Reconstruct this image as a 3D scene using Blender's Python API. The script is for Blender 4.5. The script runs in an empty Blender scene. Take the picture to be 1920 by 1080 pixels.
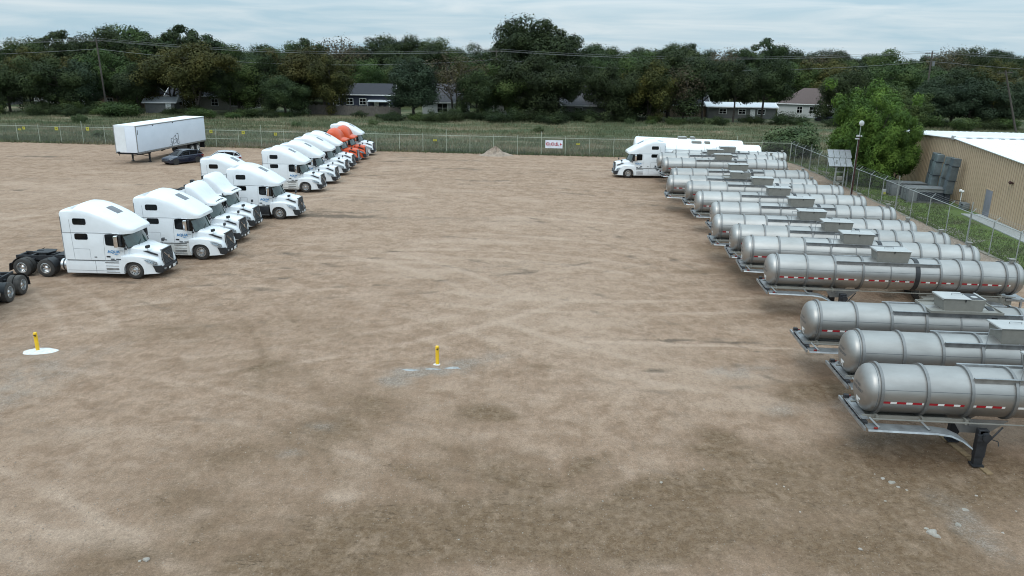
import bpy, bmesh, math, random
import numpy as np
from mathutils import Vector, Matrix
random.seed(7); rng = np.random.default_rng(11)
PI = math.pi; R = math.radians
scene = bpy.context.scene
COL = scene.collection

# ------------------------------------------------------------------ camera
CAM_H, F_PX, HOR, ROLL = 11.7, 1450.0, 108.0, R(0.9)
TH = math.atan((540 - HOR) / F_PX)
cd = bpy.data.cameras.new('camera'); cam = bpy.data.objects.new('camera', cd); COL.objects.link(cam)
cd.sensor_width = 36.0; cd.lens = 36.0 * F_PX / 1920.0; cd.clip_end = 6000; cd.clip_start = 0.5
cam.matrix_world = (Matrix.Translation((0, 0, CAM_H)) @ Matrix.Rotation(PI / 2 - TH, 4, 'X') @ Matrix.Rotation(ROLL, 4, 'Z'))
scene.camera = cam

def ground_at(px, py, h=0.0):
    """point at height h seen at photo pixel (px, py): only used to survey the place"""
    x = px - 960; y = -(py - 540)
    x2 = x * math.cos(ROLL) - y * math.sin(ROLL); y2 = x * math.sin(ROLL) + y * math.cos(ROLL)
    d = Vector((x2, y2 * math.sin(TH) + F_PX * math.cos(TH), y2 * math.cos(TH) - F_PX * math.sin(TH)))
    t = (h - CAM_H) / d.z
    return Vector((d.x * t, d.y * t, h))
def at_depth(px, py, Y):
    a = ground_at(px, py, 0.0); v = a - Vector((0, 0, CAM_H)); t = Y / v.y
    return v.x * t, CAM_H + v.z * t

# ------------------------------------------------------------------ world + sun (overcast)
SUN_EL, SUN_AZ = R(52), R(205)          # azimuth measured clockwise from +Y
w = bpy.data.worlds.new("World"); scene.world = w; w.use_nodes = True
nt = w.node_tree; nt.nodes.clear()
def nd(t, typ, **kw):
    n = t.nodes.new(typ)
    for k, v in kw.items(): setattr(n, k, v)
    return n
out = nd(nt, 'ShaderNodeOutputWorld'); bg = nd(nt, 'ShaderNodeBackground'); bg.inputs[1].default_value = 0.1
sky = nd(nt, 'ShaderNodeTexSky', sky_type='NISHITA'); sky.sun_disc = False
sky.sun_elevation = SUN_EL; sky.sun_rotation = SUN_AZ; sky.dust_density = 1.5
tc = nd(nt, 'ShaderNodeTexCoord')
mp = nd(nt, 'ShaderNodeMapping'); mp.inputs['Scale'].default_value = (3.0, 3.0, 34.0)
nz = nd(nt, 'ShaderNodeTexNoise'); nz.inputs['Scale'].default_value = 1.6; nz.inputs['Detail'].default_value = 7; nz.inputs['Roughness'].default_value = 0.55; nz.inputs['Distortion'].default_value = 0.7
rp = nd(nt, 'ShaderNodeValToRGB'); rp.color_ramp.elements[0].position = 0.36; rp.color_ramp.elements[1].position = 0.68
rp.color_ramp.elements[0].color = (4.7, 6.55, 7.7, 1); rp.color_ramp.elements[1].color = (7.1, 8.2, 8.8, 1)
sep = nd(nt, 'ShaderNodeSeparateXYZ')
mr = nd(nt, 'ShaderNodeMapRange'); mr.inputs[1].default_value = 0.05; mr.inputs[2].default_value = 1.0; mr.inputs[3].default_value = 1.0; mr.inputs[4].default_value = 2.9
vm = nd(nt, 'ShaderNodeVectorMath', operation='SCALE')
mx = nd(nt, 'ShaderNodeMix', data_type='RGBA'); mx.inputs[0].default_value = 0.88
nt.links.new(tc.outputs['Generated'], mp.inputs[0]); nt.links.new(mp.outputs[0], nz.inputs['Vector'])
nt.links.new(nz.outputs[0], rp.inputs[0]); nt.links.new(tc.outputs['Generated'], sep.inputs[0])
nt.links.new(sep.outputs[2], mr.inputs[0]); nt.links.new(rp.outputs[0], vm.inputs[0]); nt.links.new(mr.outputs[0], vm.inputs['Scale'])
nt.links.new(sky.outputs[0], mx.inputs[6]); nt.links.new(vm.outputs[0], mx.inputs[7])
nt.links.new(mx.outputs[2], bg.inputs[0]); nt.links.new(bg.outputs[0], out.inputs[0])
sd = bpy.data.lights.new('sun', 'SUN'); sd.energy = 1.1; sd.angle = R(28); sd.color = (1.0, 0.96, 0.9)
so = bpy.data.objects.new('sun', sd); COL.objects.link(so)
sdir = Vector((math.sin(SUN_AZ) * math.cos(SUN_EL), math.cos(SUN_AZ) * math.cos(SUN_EL), math.sin(SUN_EL)))
so.rotation_euler = sdir.to_track_quat('Z', 'Y').to_euler()
scene.view_settings.view_transform = 'Standard'; scene.view_settings.look = 'None'
scene.view_settings.exposure = 0.0; scene.view_settings.gamma = 1.0
scene.render.engine = 'CYCLES'; scene.cycles.filter_width = 1.05
scene.cycles.max_bounces = 6; scene.cycles.transparent_max_bounces = 24; scene.cycles.diffuse_bounces = 3; scene.cycles.glossy_bounces = 3

# ------------------------------------------------------------------ materials
def new_mat(name):
    m = bpy.data.materials.new(name); m.use_nodes = True
    return m, m.node_tree, m.node_tree.nodes['Principled BSDF']
def lk(t, a, b): t.links.new(a, b)
def mat(name, col, rough=0.6, metal=0.0, var=0.12, vs=3.0, col2=None, bump=0.0, bs=40.0, coat=0.0, spec=0.5, objvar=0.0, stretch=(1, 1, 1)):
    m, t, b = new_mat(name)
    tcn = nd(t, 'ShaderNodeTexCoord'); oi = nd(t, 'ShaderNodeObjectInfo')
    ad = nd(t, 'ShaderNodeVectorMath', operation='MULTIPLY_ADD')
    ad.inputs[1].default_value = stretch
    cmb = nd(t, 'ShaderNodeMath', operation='MULTIPLY'); cmb.inputs[1].default_value = 57.0
    lk(t, oi.outputs['Random'], cmb.inputs[0]); lk(t, tcn.outputs['Object'], ad.inputs[0]); lk(t, cmb.outputs[0], ad.inputs[2])
    n = nd(t, 'ShaderNodeTexNoise'); n.inputs['Scale'].default_value = vs; n.inputs['Detail'].default_value = 6; n.inputs['Roughness'].default_value = 0.62
    lk(t, ad.outputs[0], n.inputs['Vector'])
    c2 = col2 or tuple(c * (1 - var * 2) for c in col)
    c1 = tuple(min(1, c * (1 + var)) for c in col)
    r = nd(t, 'ShaderNodeValToRGB'); r.color_ramp.elements[0].position = 0.3; r.color_ramp.elements[1].position = 0.66
    r.color_ramp.elements[0].color = (*c2, 1); r.color_ramp.elements[1].color = (*c1, 1)
    lk(t, n.outputs[0], r.inputs[0])
    if objvar:
        hs = nd(t, 'ShaderNodeHueSaturation'); m1 = nd(t, 'ShaderNodeMapRange'); m1.inputs[3].default_value = 1 - objvar; m1.inputs[4].default_value = 1 + objvar
        m2 = nd(t, 'ShaderNodeMapRange'); m2.inputs[3].default_value = 0.5 - objvar * 0.09; m2.inputs[4].default_value = 0.5 + objvar * 0.05
        fr = nd(t, 'ShaderNodeMath', operation='FRACT'); ml = nd(t, 'ShaderNodeMath', operation='MULTIPLY'); ml.inputs[1].default_value = 7.31
        lk(t, oi.outputs['Random'], ml.inputs[0]); lk(t, ml.outputs[0], fr.inputs[0])
        lk(t, oi.outputs['Random'], m1.inputs[0]); lk(t, m1.outputs[0], hs.inputs['Value']); lk(t, fr.outputs[0], m2.inputs[0]); lk(t, m2.outputs[0], hs.inputs['Hue'])
        lk(t, r.outputs[0], hs.inputs['Color']); lk(t, hs.outputs[0], b.inputs['Base Color'])
    else: lk(t, r.outputs[0], b.inputs['Base Color'])
    b.inputs['Roughness'].default_value = rough; b.inputs['Metallic'].default_value = metal
    b.inputs['Coat Weight'].default_value = coat; b.inputs['Coat Roughness'].default_value = 0.08
    b.inputs['Specular IOR Level'].default_value = spec
    if bump:
        n2 = nd(t, 'ShaderNodeTexNoise'); n2.inputs['Scale'].default_value = bs; n2.inputs['Detail'].default_value = 4
        lk(t, ad.outputs[0], n2.inputs['Vector'])
        bp = nd(t, 'ShaderNodeBump'); bp.inputs['Strength'].default_value = bump; bp.inputs['Distance'].default_value = 0.02
        lk(t, n2.outputs[0], bp.inputs['Height']); lk(t, bp.outputs[0], b.inputs['Normal'])
    return m
M = {}
M['white'] = mat('white_paint', (0.74, 0.765, 0.79), 0.32, 0, 0.02, 1.5, coat=0.5, col2=(0.69, 0.71, 0.73))
M['dirtywhite'] = mat('dirty_white_paint', (0.62, 0.63, 0.62), 0.5, 0, 0.04, 2.5, col2=(0.45, 0.43, 0.40))
M['orange'] = mat('orange_paint', (0.60, 0.075, 0.012), 0.42, 0, 0.05, 2, coat=0.15)
M['dark_grey'] = mat('dark_grey_plastic', (0.06, 0.063, 0.068), 0.55, 0, 0.1, 4)
M['black'] = mat('black_plastic', (0.018, 0.019, 0.022), 0.5, 0, 0.2, 6)
M['chassis'] = mat('chassis_black', (0.022, 0.023, 0.027), 0.6, 0.1, 0.3, 5, bump=0.3)
M['tyre'] = mat('tyre_rubber', (0.022, 0.021, 0.021), 0.85, 0, 0.2, 6, col2=(0.05, 0.045, 0.04))
M['oldtyre'] = mat('dusty_tyre_rubber', (0.07, 0.063, 0.057), 0.9, 0, 0.2, 5, col2=(0.03, 0.028, 0.027))
M['rim'] = mat('polished_rim', (0.62, 0.62, 0.62), 0.28, 0.9, 0.1, 6)
M['chrome'] = mat('chrome', (0.75, 0.76, 0.78), 0.12, 1.0, 0.02, 3)
M['glass'] = mat('tinted_windshield', (0.03, 0.055, 0.05), 0.04, 0, 0.25, 2.2, coat=0.4, spec=0.8)
M['darkglass'] = mat('dark_glass', (0.004, 0.005, 0.006), 0.10, 0, 0.2, 3, spec=0.35)
M['grey_glass'] = mat('roof_glass', (0.12, 0.125, 0.14), 0.15, 0, 0.1, 3)
M['seam'] = mat('panel_gap', (0.11, 0.12, 0.13), 0.7, 0, 0.1, 3)
M['lamp'] = mat('lamp_lens', (0.30, 0.33, 0.36), 0.08, 0.4, 0.5, 16, col2=(.03,.035,.04))
M['red_lens'] = mat('red_lens', (0.22, 0.02, 0.015), 0.3, 0, 0.2, 8)
M['steel'] = mat('steel_shell', (0.395, 0.382, 0.366), 0.46, 0.86, 0.06, 1.1, col2=(0.315, 0.302, 0.287), objvar=0.10, stretch=(0.5, 1, 1.6))
M['steel_ring'] = mat('steel_ring', (0.22, 0.218, 0.215), 0.5, 0.7, 0.08, 4, objvar=0.08)
M['alu'] = mat('aluminium_frame', (0.36, 0.37, 0.38), 0.45, 0.75, 0.1, 3, col2=(0.22, 0.22, 0.22))
M['box_grey'] = mat('spill_box_grey', (0.235, 0.225, 0.20), 0.6, 0.25, 0.06, 4)
M['lid_white'] = mat('pale_lid', (0.43, 0.43, 0.42), 0.5, 0.3, 0.05, 3)
M['white_tank'] = mat('white_tank_paint', (0.80, 0.82, 0.83), 0.35, 0, 0.02, 1, coat=0.3)
M['aqua'] = mat('blue_lettering', (0.02, 0.20, 0.46), 0.5)
M['ink'] = mat('dark_lettering', (0.04, 0.045, 0.055), 0.6)
M['faded_ink'] = mat('faded_lettering', (0.11, 0.115, 0.125), 0.6)
M['decal'] = mat('white_decal', (0.75, 0.75, 0.74), 0.5)
M['yellow'] = mat('yellow_paint', (0.80, 0.50, 0.02), 0.45, 0, 0.08, 5, col2=(0.66, 0.40, 0.02))
M['yellow_sign'] = mat('yellow_sign', (0.42, 0.39, 0.05), 0.5, 0, 0.1, 5)
M['galv'] = mat('galvanised_pipe', (0.32, 0.34, 0.33), 0.5, 0.35, 0.1, 6)
M['pale_pipe'] = mat('weathered_pipe', (0.34, 0.37, 0.30), 0.6, 0.1, 0.1, 6, objvar=0.1)
M['wire'] = mat('wire', (0.22, 0.22, 0.22), 0.6, 0.3)
M['foam'] = mat('white_foam', (0.68, 0.69, 0.70), 0.8, 0, 0.1, 8, col2=(.5,.49,.46), bump=0.6, bs=30)
M['concrete'] = mat('concrete', (0.36, 0.37, 0.36), 0.85, 0, 0.1, 5, bump=0.4)
M['paleconc'] = mat('pale_crushed_concrete', (0.34, 0.345, 0.34), 0.9, 0, 0.2, 9, col2=(0.2, 0.2, 0.2), bump=1)
M['rock'] = mat('rubble_stone', (0.40, 0.36, 0.31), 0.9, 0, 0.15, 7, bump=0.8, objvar=0.15)
M['wood'] = mat('raw_timber', (0.24, 0.165, 0.09), 0.8, 0, 0.2, 5, stretch=(1, 8, 1))
M['greywood'] = mat('weathered_boards', (0.115, 0.10, 0.088), 0.9, 0, 0.3, 4, stretch=(6, 6, .5))
M['polewood'] = mat('creosote_pole', (0.085, 0.072, 0.062), 0.9, 0, 0.2, 6)
M['bark'] = mat('bark', (0.062, 0.052, 0.043), 0.95, 0, 0.3, 5, bump=0.6, bs=14)
M['rust'] = mat('rusty_dark_pole', (0.055, 0.022, 0.018), 0.8, 0.2, 0.3, 5)
M['navy'] = mat('navy_car_paint', (0.012, 0.016, 0.035), 0.25, 0.3, 0.1, 3, coat=0.8)
M['silver'] = mat('silver_car_paint', (0.62, 0.63, 0.66), 0.3, 0.2, 0.04, 3, coat=0.5)
M['solar'] = mat('solar_back', (0.33, 0.34, 0.35), 0.35, 0.2, 0.1, 4)
M['duct'] = mat('duct_sheet_metal', (0.19, 0.22, 0.24), 0.45, 0.5, 0.2, 1.2, objvar=0.3)
M['ac'] = mat('unit_grey', (0.16, 0.17, 0.175), 0.6, 0.1, 0.1, 3)
M['acdark'] = mat('unit_coil', (0.025, 0.03, 0.04), 0.7, 0.1, 0.2, 12)
M['tan'] = mat('tan_siding', (0.47, 0.355, 0.24), 0.6, 0, 0.04, 1.2, col2=(0.43, 0.325, 0.215))
M['tan_rib_shade'] = mat('tan_rib_shade', (0.27, 0.20, 0.135), 0.6, 0, 0.04, 1.2)  # siding tan darkened so the ribs read as shaded panel joints
M['roofwhite'] = mat('white_metal_roof', (0.80, 0.82, 0.83), 0.5, 0, 0.02, 1)
M['door_grey'] = mat('grey_door', (0.20, 0.20, 0.225), 0.5, 0, 0.06, 3)
M['grit'] = mat('loose_grit', (0.30, 0.24, 0.19), 0.95, 0, 0.25, 5)
M['dirtpile'] = mat('loose_dirt', (0.30, 0.235, 0.185), 0.95, 0, 0.2, 3, bump=1.0, bs=8)

# ------------------------------------------------------------------ mesh builder
class MB:
    def __init__(s): s.v = []; s.f = []
    def add(s, vs, fs):
        o = len(s.v); s.v += [tuple(p) for p in vs]; s.f += [tuple(i + o for i in f) for f in fs]; return s
    def box(s, c, d, rz=0.0, ry=0.0, rx=0.0, tx=1.0, ty=1.0):
        x, y, z = d[0] / 2, d[1] / 2, d[2] / 2
        pts = [(-x, -y, -z), (x, -y, -z), (x, y, -z), (-x, y, -z), (-x * tx, -y * ty, z), (x * tx, -y * ty, z), (x * tx, y * ty, z), (-x * tx, y * ty, z)]
        mt = Matrix.Translation(c) @ Matrix.Rotation(rz, 4, 'Z') @ Matrix.Rotation(ry, 4, 'Y') @ Matrix.Rotation(rx, 4, 'X')
        return s.add([mt @ Vector(p) for p in pts], [(3, 2, 1, 0), (4, 5, 6, 7), (0, 1, 5, 4), (1, 2, 6, 5), (2, 3, 7, 6), (3, 0, 4, 7)])
    def cyl(s, a, b, r, r2=None, n=10, cap=True):
        a = Vector(a); b = Vector(b); r2 = r if r2 is None else r2
        q = (b - a).to_track_quat('Z', 'Y').to_matrix(); u = q @ Vector((1, 0, 0)); v = q @ Vector((0, 1, 0))
        pts = [a + (u * math.cos(2 * PI * i / n) + v * math.sin(2 * PI * i / n)) * r for i in range(n)] + \
              [b + (u * math.cos(2 * PI * i / n) + v * math.sin(2 * PI * i / n)) * r2 for i in range(n)]
        fs = [(i, (i + 1) % n, n + (i + 1) % n, n + i) for i in range(n)]
        if cap: fs += [tuple(range(n - 1, -1, -1)), tuple(range(n, 2 * n))]
        return s.add(pts, fs)
    def tube(s, pts, r, n=6):
        for i in range(len(pts) - 1):
            ra = r[i] if isinstance(r, (list, tuple)) else r; rb = r[i + 1] if isinstance(r, (list, tuple)) else r
            s.cyl(pts[i], pts[i + 1], ra, rb, n)
        return s
    def rings(s, rs, cap=True, closed=True):
        n = len(rs[0]); vs = [p for r in rs for p in r]; fs = []
        for k in range(len(rs) - 1):
            for i in range(n if closed else n - 1):
                j = (i + 1) % n; fs.append((k * n + i, k * n + j, (k + 1) * n + j, (k + 1) * n + i))
        if cap: fs += [tuple(range(n - 1, -1, -1)), tuple(range((len(rs) - 1) * n, len(rs) * n))]
        return s.add(vs, fs)
    def lathe(s, prof, axis='x', c=(0, 0, 0), n=32, cap=True):
        """prof: list of (along, radius)"""
        rs = []
        for a, r in prof:
            ring = []
            for i in range(n):
                t = 2 * PI * i / n; u, v = r * math.cos(t), r * math.sin(t)
                p = (a, u, v) if axis == 'x' else ((u, a, v) if axis == 'y' else (u, v, a))
                ring.append((p[0] + c[0], p[1] + c[1], p[2] + c[2]))
            rs.append(ring)
        return s.rings(rs, cap=cap)
    def prism(s, poly, y0, y1, axis='y'):
        n = len(poly)
        def P(p, k): return (p[0], k, p[1]) if axis == 'y' else ((k, p[0], p[1]) if axis == 'x' else (p[0], p[1], k))
        vs = [P(p, y0) for p in poly] + [P(p, y1) for p in poly]
        return s.add(vs, [tuple(range(n)), tuple(range(2 * n - 1, n - 1, -1))] + [(i, i + n, (i + 1) % n + n, (i + 1) % n) for i in range(n)])
    def sheet(s, grid):
        nu = len(grid); nv = len(grid[0]); vs = [p for r in grid for p in r]
        return s.add(vs, [(i * nv + j, (i + 1) * nv + j, (i + 1) * nv + j + 1, i * nv + j + 1) for i in range(nu - 1) for j in range(nv - 1)])
    def obj(s, name, m, parent=None, bevel=0.0, seg=2, smooth=True, loc=None, ang=35, fix=True):
        me = bpy.data.meshes.new(name); me.from_pydata(s.v, [], s.f)
        if fix or bevel:
            bm = bmesh.new(); bm.from_mesh(me)
            bmesh.ops.recalc_face_normals(bm, faces=bm.faces)
            if bevel:
                es = [e for e in bm.edges if len(e.link_faces) == 2 and e.calc_face_angle(0) > R(28)]
                bmesh.ops.bevel(bm, geom=es, offset=bevel, segments=seg, affect='EDGES', profile=0.6, clamp_overlap=True)
            bm.to_mesh(me); bm.free()
        me.materials.append(m)
        if smooth:
            me.shade_smooth(); me.set_sharp_from_angle(angle=R(ang))
        o = bpy.data.objects.new(name, me); COL.objects.link(o)
        if parent: o.parent = parent
        if loc: o.location = loc
        return o
def tag(o, label=None, cat=None, group=None, kind=None):
    if label: o['label'] = label
    if cat: o['category'] = cat
    if group: o['group'] = group
    if kind: o['kind'] = kind
    return o
def empty(name, loc=(0, 0, 0), rz=0.0, label=None, cat=None, group=None):
    o = bpy.data.objects.new(name, None); COL.objects.link(o); o.location = loc; o.rotation_euler = (0, 0, rz); o.empty_display_size = 0.3
    return tag(o, label, cat, group)
def copy_tree(o, parent=None):
    c = o.copy(); COL.objects.link(c); c.parent = parent
    for ch in list(o.children): copy_tree(ch, c)
    return c
def place(o, loc, rz, label=None, scale=None):
    o.location = loc; o.rotation_euler = (0, 0, rz)
    if label: o['label'] = label
    if scale: o.scale = scale
    return o
_tc = {}
def text2d(txt, size=1.0, bold=0.0, shear=0.0):
    k = (txt, size, bold, shear)
    if k in _tc: return _tc[k]
    cu = bpy.data.curves.new('lettering', 'FONT'); cu.body = txt; cu.size = size; cu.offset = bold; cu.shear = shear; cu.resolution_u = 2
    cu.align_x = 'CENTER'; cu.align_y = 'CENTER'
    ob = bpy.data.objects.new('lettering', cu); COL.objects.link(ob)
    me = bpy.data.meshes.new_from_object(ob.evaluated_get(bpy.context.evaluated_depsgraph_get()))
    r = ([tuple(v.co) for v in me.vertices], [tuple(p.vertices) for p in me.polygons])
    bpy.data.objects.remove(ob); bpy.data.curves.remove(cu); bpy.data.meshes.remove(me)
    _tc[k] = r; return r
def text_obj(name, txt, size, fn, m, parent, bold=0.0, shear=0.0, sx=1.0):
    vs, fs = text2d(txt, size, bold, shear)
    b = MB(); b.add([fn(v[0] * sx, v[1]) for v in vs], fs)
    return b.obj(name, m, parent, smooth=False, fix=False)
# ------------------------------------------------------------------ fence lines shared by the setting
def back_y(x): return 98.4 - 0.075 * x
def right_x(y): return 30.0 + (y - 40.0) * 0.0696
CORNER = (33.9, 95.9)

# ------------------------------------------------------------------ value noise (numpy)
def vnoise(x, y, seed):
    r = np.random.default_rng(seed); T = r.random((256, 256))
    xi = np.floor(x).astype(int); yi = np.floor(y).astype(int); fx = x - xi; fy = y - yi
    fx = fx * fx * (3 - 2 * fx); fy = fy * fy * (3 - 2 * fy)
    a = T[xi & 255, yi & 255]; b = T[(xi + 1) & 255, yi & 255]; c = T[xi & 255, (yi + 1) & 255]; d = T[(xi + 1) & 255, (yi + 1) & 255]
    return a * (1 - fx) * (1 - fy) + b * fx * (1 - fy) + c * (1 - fx) * fy + d * fx * fy
def fbm(x, y, seed, o=5):
    s = 0; a = 0.5; t = 0
    for i in range(o): s = s + a * vnoise(x * 2 ** i, y * 2 ** i, seed + i); t += a; a *= 0.5
    return s / t
def sstep(a, b, x): t = np.clip((x - a) / (b - a), 0, 1); return t * t * (3 - 2 * t)

# ground sheet to the horizon
def far_ground_mat():
    m, t, b = new_mat('far_ground_grass')
    g = nd(t, 'ShaderNodeTexCoord'); n = nd(t, 'ShaderNodeTexNoise'); n.inputs['Scale'].default_value = 0.06; n.inputs['Detail'].default_value = 8
    r = nd(t, 'ShaderNodeValToRGB'); r.color_ramp.elements[0].color = (0.035, 0.048, 0.02, 1); r.color_ramp.elements[1].color = (0.085, 0.09, 0.04, 1)
    r.color_ramp.elements[0].position = .35; r.color_ramp.elements[1].position = .65
    lk(t, g.outputs['Object'], n.inputs['Vector']); lk(t, n.outputs[0], r.inputs[0]); lk(t, r.outputs[0], b.inputs['Base Color']); b.inputs['Roughness'].default_value = .95
    b.inputs['Specular IOR Level'].default_value = 0.1
    return m
g = MB(); g.add([(-2500, -300, 0), (2500, -300, 0), (2500, 4500, 0), (-2500, 4500, 0)], [(0, 1, 2, 3)])
tag(g.obj('ground', far_ground_mat(), smooth=False, loc=(0, 0, -0.12), fix=False), kind='structure')

# ---- the dirt yard: a fine sheet with wear and painted shadow stored as attributes
NX = 420
ys = [6.0]
while ys[-1] < 108: ys.append(ys[-1] + max(0.085, 0.0068 * ys[-1]))
ys = np.array(ys); NY = len(ys)
us = np.linspace(0, 1, NX)
Xg = np.zeros((NY, NX)); Yg = np.zeros((NY, NX))
for j, y in enumerate(ys):
    xl = -(y * 0.75 + 12); xr = min(right_x(y) + 0.5, y * 0.75 + 12)
    Xg[j] = xl + (xr - xl) * us
    Yg[j] = y
edge = back_y(Xg) + 0.2 + 1.6 * (fbm(Xg * .35, Xg * 0 + 3, 5, 3) - .5)
Yg = np.minimum(Yg, edge)
damp_shade = np.zeros_like(Xg); grav = np.zeros_like(Xg); dark = np.zeros_like(Xg); pale = np.zeros_like(Xg); hgt = np.zeros_like(Xg)
def blot(arr, px, py, rx, ry, amp=1.0, rot=0.0):
    c = ground_at(px, py)
    dx = Xg - c.x; dy = Yg - c.y; cr, sr = math.cos(rot), math.sin(rot)
    u = (dx * cr + dy * sr) / rx; v = (-dx * sr + dy * cr) / ry
    arr += amp * np.exp(-(u * u + v * v))
# moist dark brown soil, and painted shadow left of and under the tankers
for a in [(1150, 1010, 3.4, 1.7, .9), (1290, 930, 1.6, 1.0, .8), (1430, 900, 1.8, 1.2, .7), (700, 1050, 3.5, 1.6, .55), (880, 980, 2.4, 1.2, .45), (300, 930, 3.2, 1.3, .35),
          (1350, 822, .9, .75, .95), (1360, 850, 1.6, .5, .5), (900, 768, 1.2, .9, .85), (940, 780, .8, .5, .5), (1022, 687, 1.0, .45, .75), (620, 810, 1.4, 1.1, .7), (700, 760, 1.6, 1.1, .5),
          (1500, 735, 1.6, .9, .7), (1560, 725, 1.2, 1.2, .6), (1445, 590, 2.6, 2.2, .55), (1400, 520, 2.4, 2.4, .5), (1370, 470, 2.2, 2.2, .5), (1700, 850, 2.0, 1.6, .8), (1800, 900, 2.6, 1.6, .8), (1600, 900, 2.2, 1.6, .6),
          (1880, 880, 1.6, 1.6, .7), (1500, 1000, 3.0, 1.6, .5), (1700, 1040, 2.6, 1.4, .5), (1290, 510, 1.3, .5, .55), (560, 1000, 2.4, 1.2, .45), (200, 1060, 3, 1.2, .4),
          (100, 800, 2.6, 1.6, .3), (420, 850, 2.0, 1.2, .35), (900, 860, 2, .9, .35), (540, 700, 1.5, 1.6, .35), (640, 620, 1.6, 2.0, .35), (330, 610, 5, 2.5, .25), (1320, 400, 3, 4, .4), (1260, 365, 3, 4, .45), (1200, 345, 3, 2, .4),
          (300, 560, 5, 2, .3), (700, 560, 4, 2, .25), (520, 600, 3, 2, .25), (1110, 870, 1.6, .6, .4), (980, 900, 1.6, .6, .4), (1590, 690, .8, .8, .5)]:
    blot(damp_shade, *a)
# long dark smears far back, and shade painted below the vehicles
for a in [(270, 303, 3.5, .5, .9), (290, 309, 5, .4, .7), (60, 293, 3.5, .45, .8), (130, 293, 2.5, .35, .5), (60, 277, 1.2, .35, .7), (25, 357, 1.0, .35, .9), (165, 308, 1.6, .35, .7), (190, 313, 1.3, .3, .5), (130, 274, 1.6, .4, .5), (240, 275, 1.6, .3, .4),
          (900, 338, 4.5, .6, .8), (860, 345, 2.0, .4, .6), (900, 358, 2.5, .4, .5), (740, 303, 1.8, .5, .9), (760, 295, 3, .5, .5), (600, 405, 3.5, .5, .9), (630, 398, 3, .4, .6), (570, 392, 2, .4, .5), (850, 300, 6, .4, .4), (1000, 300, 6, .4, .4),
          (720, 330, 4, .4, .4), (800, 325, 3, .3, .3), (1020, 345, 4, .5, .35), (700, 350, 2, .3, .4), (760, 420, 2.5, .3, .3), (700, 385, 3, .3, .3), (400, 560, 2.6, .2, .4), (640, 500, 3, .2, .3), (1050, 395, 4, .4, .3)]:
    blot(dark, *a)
# grey gravel
for a in [(800, 696, 1.5, .45, 1.5), (745, 715, .9, .6, 1.0), (870, 680, .8, .5, .8), (930, 668, 1.2, 1.0, .6), (40, 660, 2.6, 1.5, .45), (110, 690, 2.8, 1.0, .35), (190, 660, 2, 1, .25), (10, 740, 2, 2.4, .7), (130, 810, 1.6, .8, .4), (1360, 700, 1.3, .8, .7), (1470, 770, 1.2, .8, .6), (1590, 760, .9, .8, .8),
          (1640, 830, 1.6, .9, .6), (1790, 960, .7, 1.5, .6), (1840, 1010, .7, 1.5, .5), (1250, 650, 2, 1.2, .3), (600, 800, .9, .6, .6), (540, 850, .7, .5, .6), (1750, 800, 2, 1.2, .6), (1870, 480, .8, 6, .7), (1840, 470, 1, 6, .4), (230, 640, 1.2, .8, .3), (1280, 780, 1, .8, .4), (1430, 690, 1.2, .8, .5)]:
    blot(grav, *a)
# pale, dry, slightly pink patches
for a in [(1000, 560, 5, 6, .5), (1150, 650, 4, 1.8, .5), (760, 480, 7, 7, .35), (1120, 440, 6, 9, .35), (600, 340, 18, 12, .25), (120, 360, 16, 9, .4), (820, 390, 14, 9, .3), (1180, 700, 2.6, 1.2, .4), (1010, 740, 2, 1.2, .35), (1160, 965, 1.6, .6, .8), (1060, 1010, 1, .4, .4), (230, 1000, 1.5, .5, .4),
          (1180, 1055, .8, .25, 1.2), (1240, 1062, .6, .2, .9), (640, 930, .5, .35, .9), (380, 960, .45, .5, .6), (1000, 940, 1.4, .5, .4), (1400, 980, 1.5, .6, .4), (860, 800, 1.0, .6, .3), (450, 1050, 1.6, .5, .4), (150, 920, 2, .8, .3), (1400, 760, 1.6, .6, .3), (1520, 900, 1, .5, .4)]:
    blot(pale, *a)
# wheel tracks: polylines through surveyed points
def track(pts, wd, amp, arr=None, rut=0.0, gauge=0.0):
    P = [ground_at(*p) for p in pts]
    Q = []
    for i in range(len(P) - 1):
        for k in range(14): Q.append(P[i].lerp(P[i + 1], k / 14))
    Q.append(P[-1])
    for sgn in ((-1, 1) if gauge else (0,)):
        d = np.full(Xg.shape, 99.0)
        for i in range(len(Q) - 1):
            a, b = Q[i], Q[i + 1]; ab = b - a; L = ab.x ** 2 + ab.y ** 2
            nx, ny = -ab.y / math.sqrt(L), ab.x / math.sqrt(L)
            ax, ay = a.x + nx * gauge * sgn / 2, a.y + ny * gauge * sgn / 2
            t = np.clip(((Xg - ax) * ab.x + (Yg - ay) * ab.y) / L, 0, 1)
            d = np.minimum(d, (Xg - ax - t * ab.x) ** 2 + (Yg - ay - t * ab.y) ** 2)
        e = np.exp(-d / (wd * wd)) * (0.45 + 1.1 * fbm(Xg * 1.3 + 9, Yg * 1.3, 77, 3))
        if arr is not None: arr += amp * e
        if rut: hgt[:] -= rut * e
track([(1100, 640), (1250, 645), (1400, 650), (1540, 658)], .10, 1.2, pale, .015)
track([(1090, 632), (1250, 637), (1400, 643), (1540, 650)], .10, .7, dark, .02)
track([(1250, 652), (1400, 657), (1540, 664)], .10, .6, dark, .02)
track([(500, 590), (545, 660), (540, 740), (590, 800), (650, 860)], .20, .16, damp_shade, .02, 2.0)
track([(1000, 470), (960, 560), (980, 660), (1080, 800), (1120, 900)], .22, -.35, damp_shade, .01, 2.0)
track([(620, 640), (640, 760), (700, 900), (900, 1020)], .18, .12, damp_shade, .015, 2.0)
track([(400, 560), (700, 545), (1000, 520), (1250, 480)], .24, .35, dark, .012, 2.0)
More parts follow.
